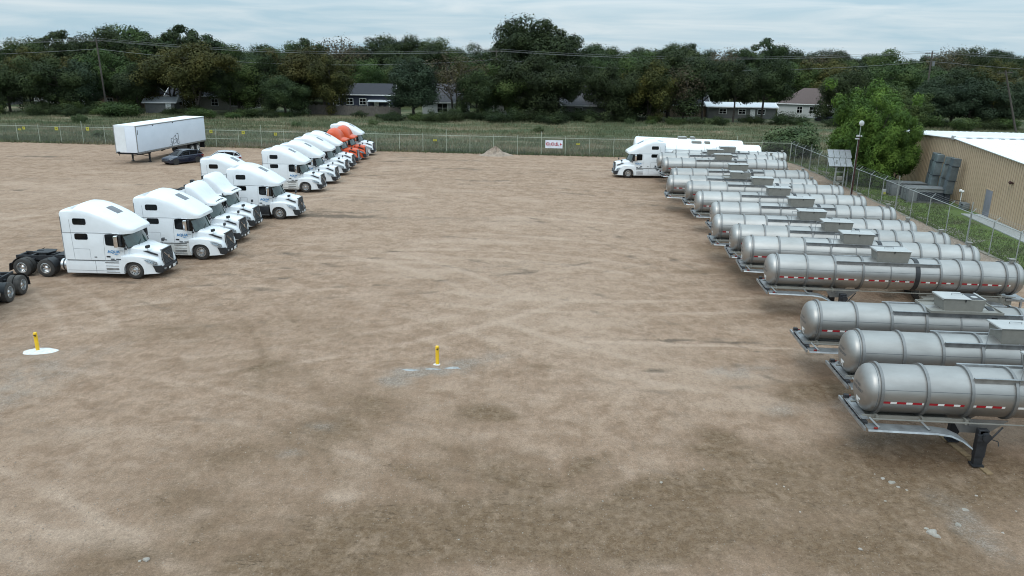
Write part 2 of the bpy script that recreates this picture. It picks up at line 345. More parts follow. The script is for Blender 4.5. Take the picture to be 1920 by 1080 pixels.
track([(560, 470), (800, 480), (1000, 520), (1250, 620), (1480, 700)], .24, .3, dark, .012, 2.0)
track([(640, 350), (800, 370), (1000, 400), (1150, 450), (1300, 520)], .3, .35, dark, .01, 2.1)
track([(0, 360), (200, 352), (400, 345)], .3, .4, dark, .01, 2.1)
track([(0, 420), (150, 390), (300, 372)], .3, .3, pale, .01, 2.1)
track([(700, 300), (900, 310), (1150, 315)], .35, .5, pale, .01, 2.0)
track([(620, 330), (850, 318), (1150, 330)], .35, .4, dark, .01, 2.0)
track([(1000, 1000), (1160, 880), (1280, 860), (1450, 900)], .25, .35, damp_shade, .02, 1.9)
track([(740, 840), (860, 880), (960, 980), (1000, 1075)], .2, .22, damp_shade, .015, 1.8)
track([(330, 530), (420, 500), (560, 470)], .25, .3, damp_shade, .01, 1.9)
track([(340, 700), (600, 650), (900, 620), (1100, 560)], .25, .25, damp_shade, .01, 1.9)
for k in range(64):   # faint arcs of manoeuvring trucks everywhere
    x0, y0 = rng.uniform(-34, 22), rng.uniform(17, 88); a0 = rng.uniform(-.5, .5) + (PI if rng.random() < .3 else 0); cur = rng.uniform(-.06, .06)
    pts = []; x, y, a = x0, y0, a0
    P_ = []
    for i in range(9):
        P_.append(Vector((x, y, 0))); x += 2.2 * math.cos(a); y += 2.2 * math.sin(a); a += cur * 2.2
    bb = (Xg > min(p.x for p in P_) - 2) & (Xg < max(p.x for p in P_) + 2)
    sgn = rng.choice([-1, 1])
    for off in (-1.0, 1.0):
        d = np.full(Xg.shape, 99.0)
        for i in range(8):
            p, q = P_[i], P_[i + 1]; ab = q - p; L = ab.x ** 2 + ab.y ** 2; nx, ny = -ab.y / math.sqrt(L), ab.x / math.sqrt(L)
            t = np.clip(((Xg - p.x - nx * off) * ab.x + (Yg - p.y - ny * off) * ab.y) / L, 0, 1)
            d = np.minimum(d, (Xg - p.x - nx * off - t * ab.x) ** 2 + (Yg - p.y - ny * off - t * ab.y) ** 2)
        e = np.exp(-d / .06) * (0.2 + 1.3 * fbm(Xg * .9 + k, Yg * .9, 99, 2))
        (dark if sgn < 0 else pale)[:] += (.30 if sgn < 0 else .55) * e; hgt -= .008 * e
# broad natural mottling
n1 = fbm(Xg * .16 + 5, Yg * .16, 21, 5); n2 = fbm(Xg * .5, Yg * .9 + 4, 31, 5); n3 = fbm(Xg * .09, Yg * .45 + 7, 41, 5); n4 = fbm(Xg * 2.3, Yg * 2.3, 51, 4)
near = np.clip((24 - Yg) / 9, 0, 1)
damp_shade = damp_shade * (.55 + .9 * n2) * .85 + sstep(.50, .72, n1) * .24 + near * .16 * (.5 + n1)
damp_shade += .35 * (n2 - .5)
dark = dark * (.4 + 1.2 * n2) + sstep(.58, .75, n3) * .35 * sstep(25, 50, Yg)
pale = pale * (.4 + 1.2 * n3) + sstep(.55, .75, fbm(Xg * .22 + 50, Yg * .5, 61, 5)) * .4
grav = grav * (.35 + 1.3 * n4)
side = np.exp(-((Xg - right_x(Yg) + .6) / 2.4) ** 2); grav += .75 * side; damp_shade += .45 * side; pale *= (1 - .8 * side)
rough = np.clip(damp_shade, 0, 1) * sstep(40, 18, Yg)
hgt += .05 * (fbm(Xg * .12, Yg * .12, 71, 3) - .5) + (.02 + .05 * rough) * (fbm(Xg * 2.5, Yg * 2.5, 81, 4) - .5)
Zg = hgt
vs = np.stack([Xg, Yg, Zg], -1).reshape(-1, 3)
idx = np.arange(NX * NY).reshape(NY, NX)
fq = np.stack([idx[:-1, :-1], idx[:-1, 1:], idx[1:, 1:], idx[1:, :-1]], -1).reshape(-1, 4)
me = bpy.data.meshes.new('dirt_yard')
me.vertices.add(len(vs)); me.vertices.foreach_set('co', vs.ravel().astype(np.float32))
me.loops.add(fq.size); me.loops.foreach_set('vertex_index', fq.ravel().astype(np.int32))
me.polygons.add(len(fq)); me.polygons.foreach_set('loop_start', (np.arange(len(fq)) * 4).astype(np.int32))
me.update(calc_edges=True); me.validate()
for nm, a in (('damp_shade', damp_shade), ('gravel', grav), ('smear', dark), ('pale', pale)):  # smear also holds the shadow painted under the vehicles
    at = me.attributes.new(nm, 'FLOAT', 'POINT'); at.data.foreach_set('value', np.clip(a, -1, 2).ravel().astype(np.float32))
me.shade_smooth()
def yard_mat():
    m, t, b = new_mat('packed_dirt')
    co = nd(t, 'ShaderNodeTexCoord')
    def noise(sc, det=5, rg=.6, st=None, dist=0.0):
        n = nd(t, 'ShaderNodeTexNoise'); n.inputs['Scale'].default_value = sc; n.inputs['Detail'].default_value = det; n.inputs['Roughness'].default_value = rg; n.inputs['Distortion'].default_value = dist
        if st:
            mpn = nd(t, 'ShaderNodeMapping'); mpn.inputs['Scale'].default_value = st; lk(t, co.outputs['Object'], mpn.inputs[0]); lk(t, mpn.outputs[0], n.inputs['Vector'])
        else: lk(t, co.outputs['Object'], n.inputs['Vector'])
        return n.outputs[0]
    def attr(nm): a = nd(t, 'ShaderNodeAttribute', attribute_name=nm); return a.outputs['Fac']
    def mth(op, a, b_, c=None):
        n = nd(t, 'ShaderNodeMath', operation=op)
        for i, q in enumerate((a, b_, c)):
            if q is None: continue
            if isinstance(q, (int, float)): n.inputs[i].default_value = q
            else: lk(t, q, n.inputs[i])
        return n.outputs[0]
    def rng_(v, a, b_, c=0.0, d=1.0):
        n = nd(t, 'ShaderNodeMapRange', interpolation_type='SMOOTHSTEP'); lk(t, v, n.inputs[0])
        for i, q in enumerate((a, b_, c, d)): n.inputs[i + 1].default_value = q
        return n.outputs[0]
    def mixc(f, a, b_):
        n = nd(t, 'ShaderNodeMix', data_type='RGBA'); lk(t, f, n.inputs[0])
        for i, q in ((6, a), (7, b_)):
            if isinstance(q, tuple): n.inputs[i].default_value = (*q, 1)
            else: lk(t, q, n.inputs[i])
        return n.outputs[2]
    med = noise(1.1, 8, .66, None, .4); fine = noise(9, 8, .7); grit = noise(55, 3, .7); streak = noise(1.0, 7, .66, (.8, 1.0, 1), .3); streak2 = noise(1.6, 6, .6, (3.0, .5, 1), .6)
    c = mixc(rng_(med, .36, .64), (0.234, 0.154, 0.103), (0.322, 0.222, 0.157))
    c = mixc(rng_(streak, .46, .76, 0, .75), c, (0.366, 0.264, 0.196))
    c = mixc(mth('MULTIPLY', rng_(streak2, .55, .72), .28), c, (0.22, 0.168, 0.128))
    pf = mth('MULTIPLY', attr('pale'), rng_(fine, .30, .62, .45, 1.0)); c = mixc(rng_(pf, .02, .9, 0, .8), c, (0.41, 0.30, 0.225))
    df = mth('ADD', attr('damp_shade'), mth('MULTIPLY', mth('SUBTRACT', med, .5), .9)); df = mth('ADD', df, mth('MULTIPLY', mth('SUBTRACT', fine, .5), .5))
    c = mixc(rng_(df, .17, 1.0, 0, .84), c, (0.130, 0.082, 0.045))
    patch = noise(.8, 11, .80, (1.2, .7, 1)); c = mixc(mth('MULTIPLY', rng_(patch, .52, .66), .30), c, (0.17, 0.112, 0.072)); c = mixc(mth('MULTIPLY', rng_(patch, .49, .38), .40), c, (0.36, 0.258, 0.185))
    rough_ = rng_(attr('damp_shade'), .2, .8, .0, 1.0)
    def ridges(sc, rot, st, wd):
        n = nd(t, 'ShaderNodeTexNoise'); n.inputs['Scale'].default_value = sc; n.inputs['Detail'].default_value = 5; n.inputs['Roughness'].default_value = .6; mpn = nd(t, 'ShaderNodeMapping'); mpn.inputs['Scale'].default_value = st; mpn.inputs['Rotation'].default_value = (0, 0, rot)
        lk(t, co.outputs['Object'], mpn.inputs[0]); lk(t, mpn.outputs[0], n.inputs['Vector']); return rng_(mth('ABSOLUTE', mth('SUBTRACT', n.outputs[0], .5), None), wd, 0.0)
    crk = mth('MULTIPLY', ridges(.8, .25, (.45, 1.6, 1), .006), rng_(med, .50, .62)); crk = mth('MULTIPLY', crk, rough_)
    c = mixc(mth('MULTIPLY', crk, .40), c, (0.075, 0.05, 0.033))
    crk2 = mth('MULTIPLY', noise(3.5, 8, .8), rough_); c = mixc(mth('MULTIPLY', rng_(crk2, .42, .62), .45), c, (0.30, 0.215, 0.15)); crk3 = noise(6, 8, .8, (.6, 1.5, 1)); c = mixc(mth('MULTIPLY', mth('MULTIPLY', rng_(crk3, .54, .62), rough_), .5), c, (0.075, 0.05, 0.032))
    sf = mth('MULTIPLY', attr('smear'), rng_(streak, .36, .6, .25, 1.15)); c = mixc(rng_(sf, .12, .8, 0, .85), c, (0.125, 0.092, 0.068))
    gf = mth('ADD', attr('gravel'), mth('MULTIPLY', mth('SUBTRACT', fine, .5), .8))
    vor = nd(t, 'ShaderNodeTexVoronoi'); vor.inputs['Scale'].default_value = 26; lk(t, co.outputs['Object'], vor.inputs['Vector'])
    hv = nd(t, 'ShaderNodeSeparateColor'); lk(t, vor.outputs['Color'], hv.inputs[0])
    gc = mixc(rng_(hv.outputs[0], .1, 1.0), (0.20, 0.168, 0.138), (0.36, 0.315, 0.275))
    c = mixc(rng_(gf, .2, 1.1, 0, .62), c, gc)
    # scattered pebbles and grit all over
    v2 = nd(t, 'ShaderNodeTexVoronoi'); v2.inputs['Scale'].default_value = 11; lk(t, co.outputs['Object'], v2.inputs['Vector'])
    s2 = nd(t, 'ShaderNodeSeparateColor'); lk(t, v2.outputs['Color'], s2.inputs[0])
    pe = mth('MULTIPLY', rng_(s2.outputs[1], .90, .93), rng_(v2.outputs['Distance'], .30, .16)); c = mixc(mth('MULTIPLY', pe, .35), c, (0.42, 0.37, 0.31))
    lump = noise(3.2, 10, .82, (1.3, .75, 1)); speck = noise(20, 6, .85)
    vv = mth('MULTIPLY', rng_(grit, .25, .75, .80, 1.18), mth('MULTIPLY', rng_(lump, .36, .62, .88, 1.12), rng_(speck, .34, .64, .80, 1.20)))
    hs = nd(t, 'ShaderNodeHueSaturation'); lk(t, c, hs.inputs['Color']); lk(t, vv, hs.inputs['Value'])
    lk(t, hs.outputs[0], b.inputs['Base Color'])
    b.inputs['Roughness'].default_value = .93; b.inputs['Specular IOR Level'].default_value = .15
    hsum = mth('ADD', mth('MULTIPLY', fine, .6), mth('ADD', mth('MULTIPLY', grit, .25), mth('ADD', mth('MULTIPLY', speck, .5), mth('MULTIPLY', lump, .7)))); hsum = mth('ADD', hsum, mth('MULTIPLY', pe, .3)); hsum = mth('ADD', hsum, mth('MULTIPLY', streak, .15))
    hsum = mth('ADD', hsum, mth('MULTIPLY', mth('MULTIPLY', vor.outputs['Distance'], -1), mth('MULTIPLY', attr('gravel'), .6)))
    hsum = mth('ADD', hsum, mth('MULTIPLY', mth('SUBTRACT', crk2, crk), .6)); hsum = mth('ADD', hsum, mth('MULTIPLY', patch, .8))
    bp = nd(t, 'ShaderNodeBump'); bp.inputs['Strength'].default_value = .9; bp.inputs['Distance'].default_value = .05; lk(t, hsum, bp.inputs['Height']); lk(t, bp.outputs[0], b.inputs['Normal'])
    return m
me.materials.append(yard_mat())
yard = bpy.data.objects.new('dirt_yard', me); COL.objects.link(yard); tag(yard, kind='structure')

# ---- overgrown field beyond the back fence and lawn beside the building
def grass_mat(name, a, b_, c_, sc=.35, st=(1, 1, 1)):
    m, t, b = new_mat(name); co = nd(t, 'ShaderNodeTexCoord'); mpn = nd(t, 'ShaderNodeMapping'); mpn.inputs['Scale'].default_value = st
    lk(t, co.outputs['Object'], mpn.inputs[0])
    n = nd(t, 'ShaderNodeTexNoise'); n.inputs['Scale'].default_value = sc; n.inputs['Detail'].default_value = 9; n.inputs['Roughness'].default_value = .68; n.inputs['Distortion'].default_value = .5; lk(t, mpn.outputs[0], n.inputs['Vector'])
    r = nd(t, 'ShaderNodeValToRGB'); e = r.color_ramp.elements; e[0].position = .32; e[0].color = (*a, 1); e[1].position = .68; e[1].color = (*c_, 1); q = e.new(.5); q.color = (*b_, 1)
    lk(t, n.outputs[0], r.inputs[0]); lk(t, r.outputs[0], b.inputs['Base Color']); b.inputs['Roughness'].default_value = .95; b.inputs['Specular IOR Level'].default_value = .12
    return m
M['field'] = grass_mat('field_grass', (0.045, 0.066, 0.034), (0.085, 0.096, 0.052), (0.21, 0.165, 0.11), .16, (.45, 1.5, 1))
M['lawn'] = grass_mat('lawn_grass', (0.095, 0.085, 0.045), (0.085, 0.125, 0.034), (0.13, 0.185, 0.045), .5)
M['lawn_blades'] = grass_mat('lawn_blades', (0.080, 0.092, 0.040), (0.10, 0.145, 0.040), (0.155, 0.215, 0.055), .5)
M['blades'] = grass_mat('grass_blades', (0.058, 0.084, 0.044), (0.120, 0.130, 0.072), (0.29, 0.225, 0.155), .16, (.45, 1.5, .3))
M['verge'] = mat('gravelly_verge', (0.19, 0.165, 0.135), 0.95, 0, 0.25, 3, col2=(0.07, 0.075, 0.045), bump=1.0, bs=12)
fx = np.linspace(-150, 135, 230); fy = np.linspace(0, 1, 60)
grid = []
for v in fy:
    row = []
    for x in fx:
        y0 = (back_y(x) + .1) if x < 34 else 90.0
        y = y0 + (175 - y0) * v
        row.append((x, y, 0.0))
    grid.append(row)
G_ = np.array(grid); G_[..., 2] = .02 + .5 * sstep(0, .12, np.array(fy))[:, None] * (fbm(G_[..., 0] * .3, G_[..., 1] * .5, 101, 4) - .2)
b = MB(); b.sheet([[tuple(p) for p in r] for r in G_]); tag(b.obj('field', M['field'], smooth=True, fix=False, ang=180), kind='structure')
b = MB(); pts = [(right_x(y) + .45, y) for y in (10, 40, 60, 80, 96)]
b.add([(p[0], p[1], 0.01) for p in pts] + [(p[0] + 130, p[1], 0.01) for p in pts], [(i, i + 5, i + 6, i + 1) for i in range(4)])
tag(b.obj('lawn', M['lawn'], smooth=False, fix=False), kind='structure')
b = MB(); r1 = [(right_x(y) + .2 * math.sin(y), y, .022) for y in np.arange(30, 96, 1.5)]; r2 = [(right_x(y) + 1.3 + .6 * math.sin(y * 1.7) + .4 * math.sin(y * .6), y, .022) for y in np.arange(30, 96, 1.5)]
b.sheet([r1, r2]); tag(b.obj('gravel_verge', M['verge'], smooth=False, fix=False), kind='structure')

def tufts(n, fn, hmin, hmax, wd, name, m, label, cat):
    P = fn(n); k = len(P)
    a = rng.uniform(0, 2 * PI, k); h = rng.uniform(hmin, hmax, k) * (0.6 + .9 * fbm(P[:, 0] * .25 + 300, P[:, 1] * .4 + 90, 121, 3)); lean = rng.uniform(-.5, .5, (k, 2)) * h[:, None]
    w_ = wd * rng.uniform(.6, 1.4, k)
    dx = np.cos(a) * w_; dy = np.sin(a) * w_
    v = np.zeros((k, 3, 3)); v[:, 0] = np.stack([P[:, 0] - dx, P[:, 1] - dy, P[:, 2]], -1); v[:, 1] = np.stack([P[:, 0] + dx, P[:, 1] + dy, P[:, 2]], -1)
    v[:, 2] = np.stack([P[:, 0] + lean[:, 0], P[:, 1] + lean[:, 1], P[:, 2] + h], -1)
    me = bpy.data.meshes.new(name); me.vertices.add(k * 3); me.vertices.foreach_set('co', v.ravel().astype(np.float32))
    me.loops.add(k * 3); me.loops.foreach_set('vertex_index', np.arange(k * 3).astype(np.int32)); me.polygons.add(k); me.polygons.foreach_set('loop_start', (np.arange(k) * 3).astype(np.int32))
    me.update(calc_edges=True); me.materials.append(m)
    o = bpy.data.objects.new(name, me); COL.objects.link(o); return tag(o, label, cat, kind='stuff')
def field_pts(n):
    x = rng.uniform(-120, 95, n); y0 = np.where(x < 34, back_y(x) + .3, 92.0); y = y0 + (152 - y0) * rng.random(n) ** 1.25
    z = np.full(n, .05); return np.stack([x, y, z], -1)
tufts(150000, field_pts, .18, .65, .055, 'field_grass', M['blades'], 'tall rough grass covering the field behind the back chain-link fence', 'grass')
def lawn_pts(n):
    y = rng.uniform(38, 95, n); x = right_x(y) + .2 + rng.random(n) ** 1.6 * np.where(y < 64, 3.9, np.where(y < 78, 5.0, 14)); return np.stack([x, y, np.full(n, .01)], -1)
tufts(16000, lawn_pts, .05, .16, .05, 'lawn_grass', M['lawn_blades'], 'short grass blades growing along the right fence beside the tan building', 'grass')
def edge_pts(n):
    x = rng.uniform(-100, 34, n); return np.stack([x, back_y(x) + rng.normal(.1, .35, n), np.full(n, 0.0)], -1)
tufts(9000, edge_pts, .1, .45, .06, 'fence_line_weeds', M['blades'], 'weeds growing along the foot of the back chain-link fence', 'weeds')
def zat(x, y):
    j = int(np.clip(np.searchsorted(ys, y), 0, NY - 1)); i = int(np.argmin(np.abs(Xg[j] - x))); return float(Zg[j, i])
# ------------------------------------------------------------------ wheels shared by trucks and trailers
def wheel(parent, x, y, r=.49, wdt=.28, steer=False, side=-1, tyre='tyre', rim='rim', dual=False, name='wheel'):
    """side: -1 when its outer face looks to -y"""
    o = side
    if dual: W = .60; prof = [(-W/2, r*.60), (-W/2, r*.9), (-W/2+.04, r), (-.03, r), (-.015, r*.82), (.015, r*.82), (.03, r), (W/2-.04, r), (W/2, r*.9), (W/2, r*.6)]
    else: W = wdt; prof = [(-W/2, r*.60), (-W/2, r*.9), (-W/2+.035, r*.985), (0, r), (W/2-.035, r*.985), (W/2, r*.9), (W/2, r*.6)]
    t = MB().lathe(prof, 'y', (0, 0, 0), 28, cap=False)
    for k in (-.07, 0, .07) if not dual else ():      # tread grooves as thin dark gaps are in the material
        pass
    tw = t.obj(name, M[tyre], parent, loc=(x, y, r), ang=50)
    e = o * W / 2
    if steer: rp_ = [(e*.2, r*.60), (e*.98, r*.60), (e*1.0, r*.555), (e*.62, r*.50), (e*.50, r*.34), (e*.72, r*.27), (e*1.12, r*.20), (e*1.22, r*.13), (e*1.24, 0.001)]
    else: rp_ = [(e*.2, r*.60), (e*.98, r*.60), (e*1.0, r*.555), (e*.45, r*.50), (e*.30, r*.36), (e*.30, r*.26), (e*.75, r*.24), (e*.85, r*.15), (e*.86, 0.001)]
    rm = MB().lathe(rp_, 'y', (0, 0, 0), 24, cap=False).obj('rim', M[rim], tw, ang=30)
    h = MB(); yy = e * (.60 if steer else .40) + o * .012
    for k in range(10):
        a = 2 * PI * k / 10; cx, cz = math.cos(a) * r * .43, math.sin(a) * r * .43
        h.cyl((cx, yy - o*.03, cz), (cx, yy, cz), r * .055, n=8)
    h.obj('hand_holes', M['black'], rm)
    hb = MB().cyl((0, e * .3, 0), (0, e * (1.25 if steer else .95), 0), r * .12, r * .10, 12); hb.obj('hub', M['chrome' if rim == 'rim' else 'black'], rm)
    return tw

def yz_ring(x, w_, zb, zs, zc, p=2.5, n=7):
    pts = [(x, -w_, zb), (x, -w_, zb + (zs - zb) * .5), (x, -w_, zs)]
    for i in range(1, 2 * n):
        t = PI * i / (2 * n); c, s = math.cos(t), math.sin(t)
        pts.append((x, -w_ * (abs(c) ** (2 / p)) * (1 if c > 0 else -1), zs + (zc - zs) * abs(s) ** (2 / p)))
    pts += [(x, w_, zs), (x, w_, zb + (zs - zb) * .5), (x, w_, zb)]
    return pts
def rr(x0, x1, z0, z1, r, n=4, skew=0.0):
    """rounded rectangle in x,z"""
    out_ = []
    for cx, cz, a0 in ((x1 - r, z1 - r, 0), (x0 + r, z1 - r, PI/2), (x0 + r, z0 + r, PI), (x1 - r, z0 + r, 1.5*PI)):
        for i in range(n + 1):
            a = a0 + PI/2 * i / n; z = cz + r * math.sin(a); out_.append((cx + r * math.cos(a) + skew * (z - z0), z))
    return out_

def make_tractor(name, label, group, paint='white', sleeper=True, skirt='white', cascadia=False, lettering=True, tyre='tyre', rim='rim'):
    root = empty(name, label=label, cat='truck', group=group)
    P = M[paint]; SK = M[skirt] if skirt != 'open' else None
    W = 1.25
    back = -3.68 if sleeper else -1.78

    # --- frame and running gear
    f = MB()
    for s in (-1, 1):
        f.box((-2.9, s * .43, .86), (8.0, .09, .27))
    for x in (-6.85, -6.15, -5.5, -4.85, -4.2, -2.4, .6): f.box((x, 0, .86), (.12, .84, .2))
    f.cyl((-4.85, -1.0, .49), (-4.85, 1.0, .49), .10, n=8); f.cyl((-6.15, -1.0, .49), (-6.15, 1.0, .49), .10, n=8)
    f.box((-4.85, 0, .5), (.42, .42, .42)); f.box((-6.15, 0, .5), (.42, .42, .42)); f.cyl((0, -.9, .47), (0, .9, .47), .07, n=8)
    f.cyl((-4.6, 0, .62), (-1.8, 0, .75), .06, n=8)
    for s in (-1, 1):
        for x in (-4.85, -6.15): f.box((x, s * .5, .62), (1.1, .1, .08), ry=.08); f.cyl((x + .25, s * .5, .62), (x + .25, s * .5, .85), .1, n=10)
    f.obj('frame', M['chassis'], root, bevel=.008, seg=1)
    fw = MB(); fw.prism([(-6.05 + .0, -.28), (-5.75, -.45), (-5.1, -.42), (-4.95, 0), (-5.1, .42), (-5.75, .45), (-6.05, .28), (-6.05, .07), (-5.6, .05), (-5.6, -.05), (-6.05, -.07)], 1.10, 1.16, axis='z')
    fw.box((-5.45, 0, 1.05), (.4, .8, .12)); fw.box((-5.3, 0, 1.02), (.9, .5, .08)); fw.obj('fifth_wheel', M['chassis'], root, bevel=.01, seg=1)
    dp = MB(); dp.box((back - .5, 0, 1.03), (.8, .84, .03)); dp.box((-4.6, 0, 1.01), (.35, .8, .03)); dp.obj('deck_plate', M['chassis'], root)
    air = MB(); air.cyl((-3.9 if sleeper else -2.6, -.35, 1.1), (-3.9 if sleeper else -2.6, .35, 1.1), .11, n=12); air.tube([(back - .02, -.2, 2.0), (back - .3, -.25, 1.7), (back - .4, -.2, 1.3), (back - .7, -.1, 1.15)], .02, 6); air.tube([(back - .02, .2, 2.0), (back - .35, .22, 1.6), (back - .5, .2, 1.3), (back - .8, .12, 1.15)], .02, 6)
    air.obj('air_lines', M['black'], root)
    for s in (-1, 1):
        wheel(root, 0, s * 1.02, .485, .29, True, s, tyre, rim)
        wheel(root, -4.85, s * .93, .485, side=s, dual=True, tyre=tyre, rim=rim); wheel(root, -6.15, s * .93, .485, side=s, dual=True, tyre=tyre, rim=rim)
        fd = MB(); arc = [(-4.85 + .56 * math.cos(a), .49 + .56 * math.sin(a)) for a in np.linspace(.15, 1.25, 7)]
        arc2 = [(-6.15 + .56 * math.cos(a), .49 + .56 * math.sin(a)) for a in np.linspace(1.9, 3.0, 7)]
        for A in (arc, arc2): fd.sheet([[(p[0], s * .66, p[1]) for p in A], [(p[0], s * 1.22, p[1]) for p in A], [(p[0], s * 1.23, p[1] - .03) for p in A]])
        fd.obj('quarter_fender', M['black'], root, fix=False)
        MB().box((-6.84, s * .93, .50), (.02, .56, .42), ry=.15).obj('mudflap', M['black'], root)
    MB().box((-6.93, 0, .86), (.05, .8, .16)).obj('tail_bar', M['black'], root)
    for s in (-1, 1): MB().box((-6.97, s * .28, .86), (.04, .12, .08)).obj('tail_light', M['red_lens'], root)
    # --- cab (lower shell)
    st = [(back, W - .03, 1.05, 2.36, 2.46), (back + .06, W, 1.03, 2.44, 2.56), (-1.4, W, 1.03, 2.46, 2.58), (-.62, W - .05, 1.05, 2.42, 2.54), (-.42, W - .12, 1.12, 2.02, 2.14), (-.28, W - .17, 1.2, 1.70, 1.80)]
    c = MB().rings([yz_ring(*q, p=5) for q in st]); c.obj('cab', P, root, ang=32)
    if sleeper and cascadia:
        top = [(-3.05, 1.16, 2.44, 3.3, 3.60), (-2.9, 1.2, 2.44, 3.4, 3.78), (-2.4, 1.2, 2.44, 3.4, 3.88), (-1.9, 1.19, 2.44, 3.32, 3.88), (-1.45, 1.17, 2.44, 3.1, 3.72), (-1.1, 1.15, 2.44, 2.85, 3.44), (-.85, 1.14, 2.44, 2.68, 3.10), (-.62, 1.13, 2.44, 2.6, 2.88), (-.4, 1.1, 2.44, 2.55, 2.76), (-.1, 1.0, 2.46, 2.52, 2.66), (.05, .85, 2.48, 2.52, 2.60)]
        MB().rings([yz_ring(*q, p=2.3) for q in top]).obj('roof_fairing', P, root, ang=40)
        MB().prism([(-3.05, 1.1), (-3.05, 3.4), (-3.3, 3.3), (-3.35, 1.1)], -1.2, -1.17).prism([(-3.05, 1.1), (-3.05, 3.4), (-3.3, 3.3), (-3.35, 1.1)], 1.17, 1.2).obj('side_extender', M['black'], root)
    elif sleeper:
        top = [(-3.68, 1.20, 2.44, 3.46, 3.60), (-3.60, 1.25, 2.44, 3.55, 3.68), (-3.25, 1.25, 2.44, 3.58, 3.70), (-2.98, 1.25, 2.44, 3.56, 3.78), (-2.80, 1.25, 2.44, 3.53, 3.95), (-2.4, 1.25, 2.44, 3.44, 3.93), (-2.0, 1.245, 2.44, 3.32, 3.83), (-1.6, 1.235, 2.44, 3.18, 3.68), (-1.1, 1.22, 2.44, 2.98, 3.43), (-.7, 1.19, 2.44, 2.78, 3.19), (-.4, 1.14, 2.44, 2.66, 2.99), (-.15, 1.07, 2.46, 2.60, 2.84), (0.0, .97, 2.46, 2.58, 2.74), (.07, .86, 2.48, 2.56, 2.66)]
        MB().rings([yz_ring(*q, p=3.3) for q in top]).obj('roof_fairing', P, root, ang=40)
        # skylight and side windows
        def rz_(x): return float(np.interp(x, [-1.9, -1.6, -1.1, -.7], [3.79, 3.68, 3.43, 3.19]))
        sk = []
        for i in range(6):
            x = -1.62 + .60 * i / 5; sk.append([(x, y, rz_(x) - .05 * (abs(y) / .5) ** 2 + .016) for y in np.linspace(-.50, .50, 9)])
        MB().sheet(sk).obj('skylight', M['grey_glass'], root, fix=False)
        for s in (-1, 1):
            for z0, z1 in ((2.13, 2.46), (2.93, 3.27)):
                wf = MB().prism(rr(-2.98, -2.27, z0, z1, .09), s * (W - .01), s * (W + .012)); wn = wf.obj('side_window', M['darkglass'], root, smooth=False)
            MB().box((-3.64, s * 1.24, 2.2), (.02, .03, 2.3)).obj('cab_corner_trim', M['seam'], root)
            MB().prism(rr(-2.05, -1.9, 1.17, 1.22, .02), s * W, s * (W + .008)).obj('side_marker', M['black'], root, smooth=False)
    else:
        zt = 3.78
        top = [(-1.74, 1.20, 2.44, 3.56, zt), (-1.5, 1.19, 2.44, 3.52, zt - .01), (-1.3, 1.17, 2.44, 3.28, zt - .10), (-1.1, 1.13, 2.44, 3.06, zt - .28), (-.9, 1.08, 2.44, 2.84, zt - .52), (-.72, 1.05, 2.44, 2.68, zt - .74), (-.55, 1.06, 2.44, 2.58, zt - .93), (-.4, 1.09, 2.44, 2.54, 2.76), (-.2, 1.05, 2.46, 2.52, 2.70), (0.0, .93, 2.48, 2.50, 2.62), (.05, .8, 2.52, 2.53, 2.58)]
        if cascadia: top = [(-1.98, 1.15, 2.44, 3.1, 3.56), (-1.8, 1.2, 2.44, 3.25, 3.76), (-1.4, 1.2, 2.44, 3.3, 3.88), (-1.1, 1.18, 2.44, 3.2, 3.84), (-.8, 1.14, 2.44, 3.0, 3.68), (-.58, 1.1, 2.44, 2.8, 3.40), (-.45, 1.08, 2.44, 2.66, 3.1), (-.38, 1.08, 2.44, 2.6, 2.86), (-.15, 1.08, 2.46, 2.56, 2.78), (.1, .95, 2.48, 2.54, 2.70), (.15, .85, 2.50, 2.55, 2.64)]
        MB().rings([yz_ring(*q, p=(2.3 if cascadia else 4.2)) for q in top]).obj('roof_fairing', P, root, ang=40)
        if not cascadia: MB().prism([(-1.0, 2.6), (1.0, 2.6), (1.02, 3.35), (.8, 3.66), (-.8, 3.66), (-1.02, 3.35)], -1.76, -1.745, axis='x').obj('fairing_back', M['seam'], root)
        for s in (-1, 1):
            pl_ = [(-1.74, 3.55), (-1.95, 3.46), (-2.15, 3.42), (-2.42, 3.40), (-2.42, 1.15), (-1.76, 1.15)] if not cascadia else [(-1.76, 3.0), (-2.05, 2.9), (-2.15, 2.5), (-2.2, 1.15), (-1.76, 1.15)]
            MB().prism(pl_, s * 1.21, s * 1.245).obj('side_extender', P, root, bevel=.01)
            MB().box((-2.62, s * .95, 2.35), (.26, .26, 2.2)).obj('exhaust_stack', M['black'], root, bevel=.05)
        mk = MB()
        for y in (-.5, -.25, 0, .25, .5): mk.box((-.12, y, 2.70 - abs(y) * .06), (.1, .06, .05))
        mk.obj('roof_marker', M['black'], root)
    # windshield: curved pane bulging ahead of the pillars
    g1 = []
    for v in np.linspace(0, 1, 6):
        row = []
        for u in np.linspace(-1, 1, 15):
            hw = 1.12 + .05 * v; xb = -.27 + .34 * (1 - u * u); xt = -.60 + .30 * (1 - u * u)
            row.append((xb + (xt - xb) * v + .02, hw * u * (1 - .06 * v), 1.74 + .82 * v - .06 * (1 - v) * u * u))
        g1.append(row)
    ws = MB().sheet(g1).obj('windshield', M['glass'], root, fix=False)
    fr = MB(); fr.tube([p for p in g1[0]], .022, 5); fr.tube([r[0] for r in g1], .03, 5); fr.tube([r[-1] for r in g1], .03, 5); fr.tube([p for p in g1[-1]], .022, 5); fr.obj('windshield_frame', M['black'], ws)
    wp = MB(); 
    for y0 in (-.55, .25): wp.tube([(.08, y0, 1.76), (-.02, y0 + .45, 1.98)], .012, 5)
    wp.obj('wiper', M['black'], ws)
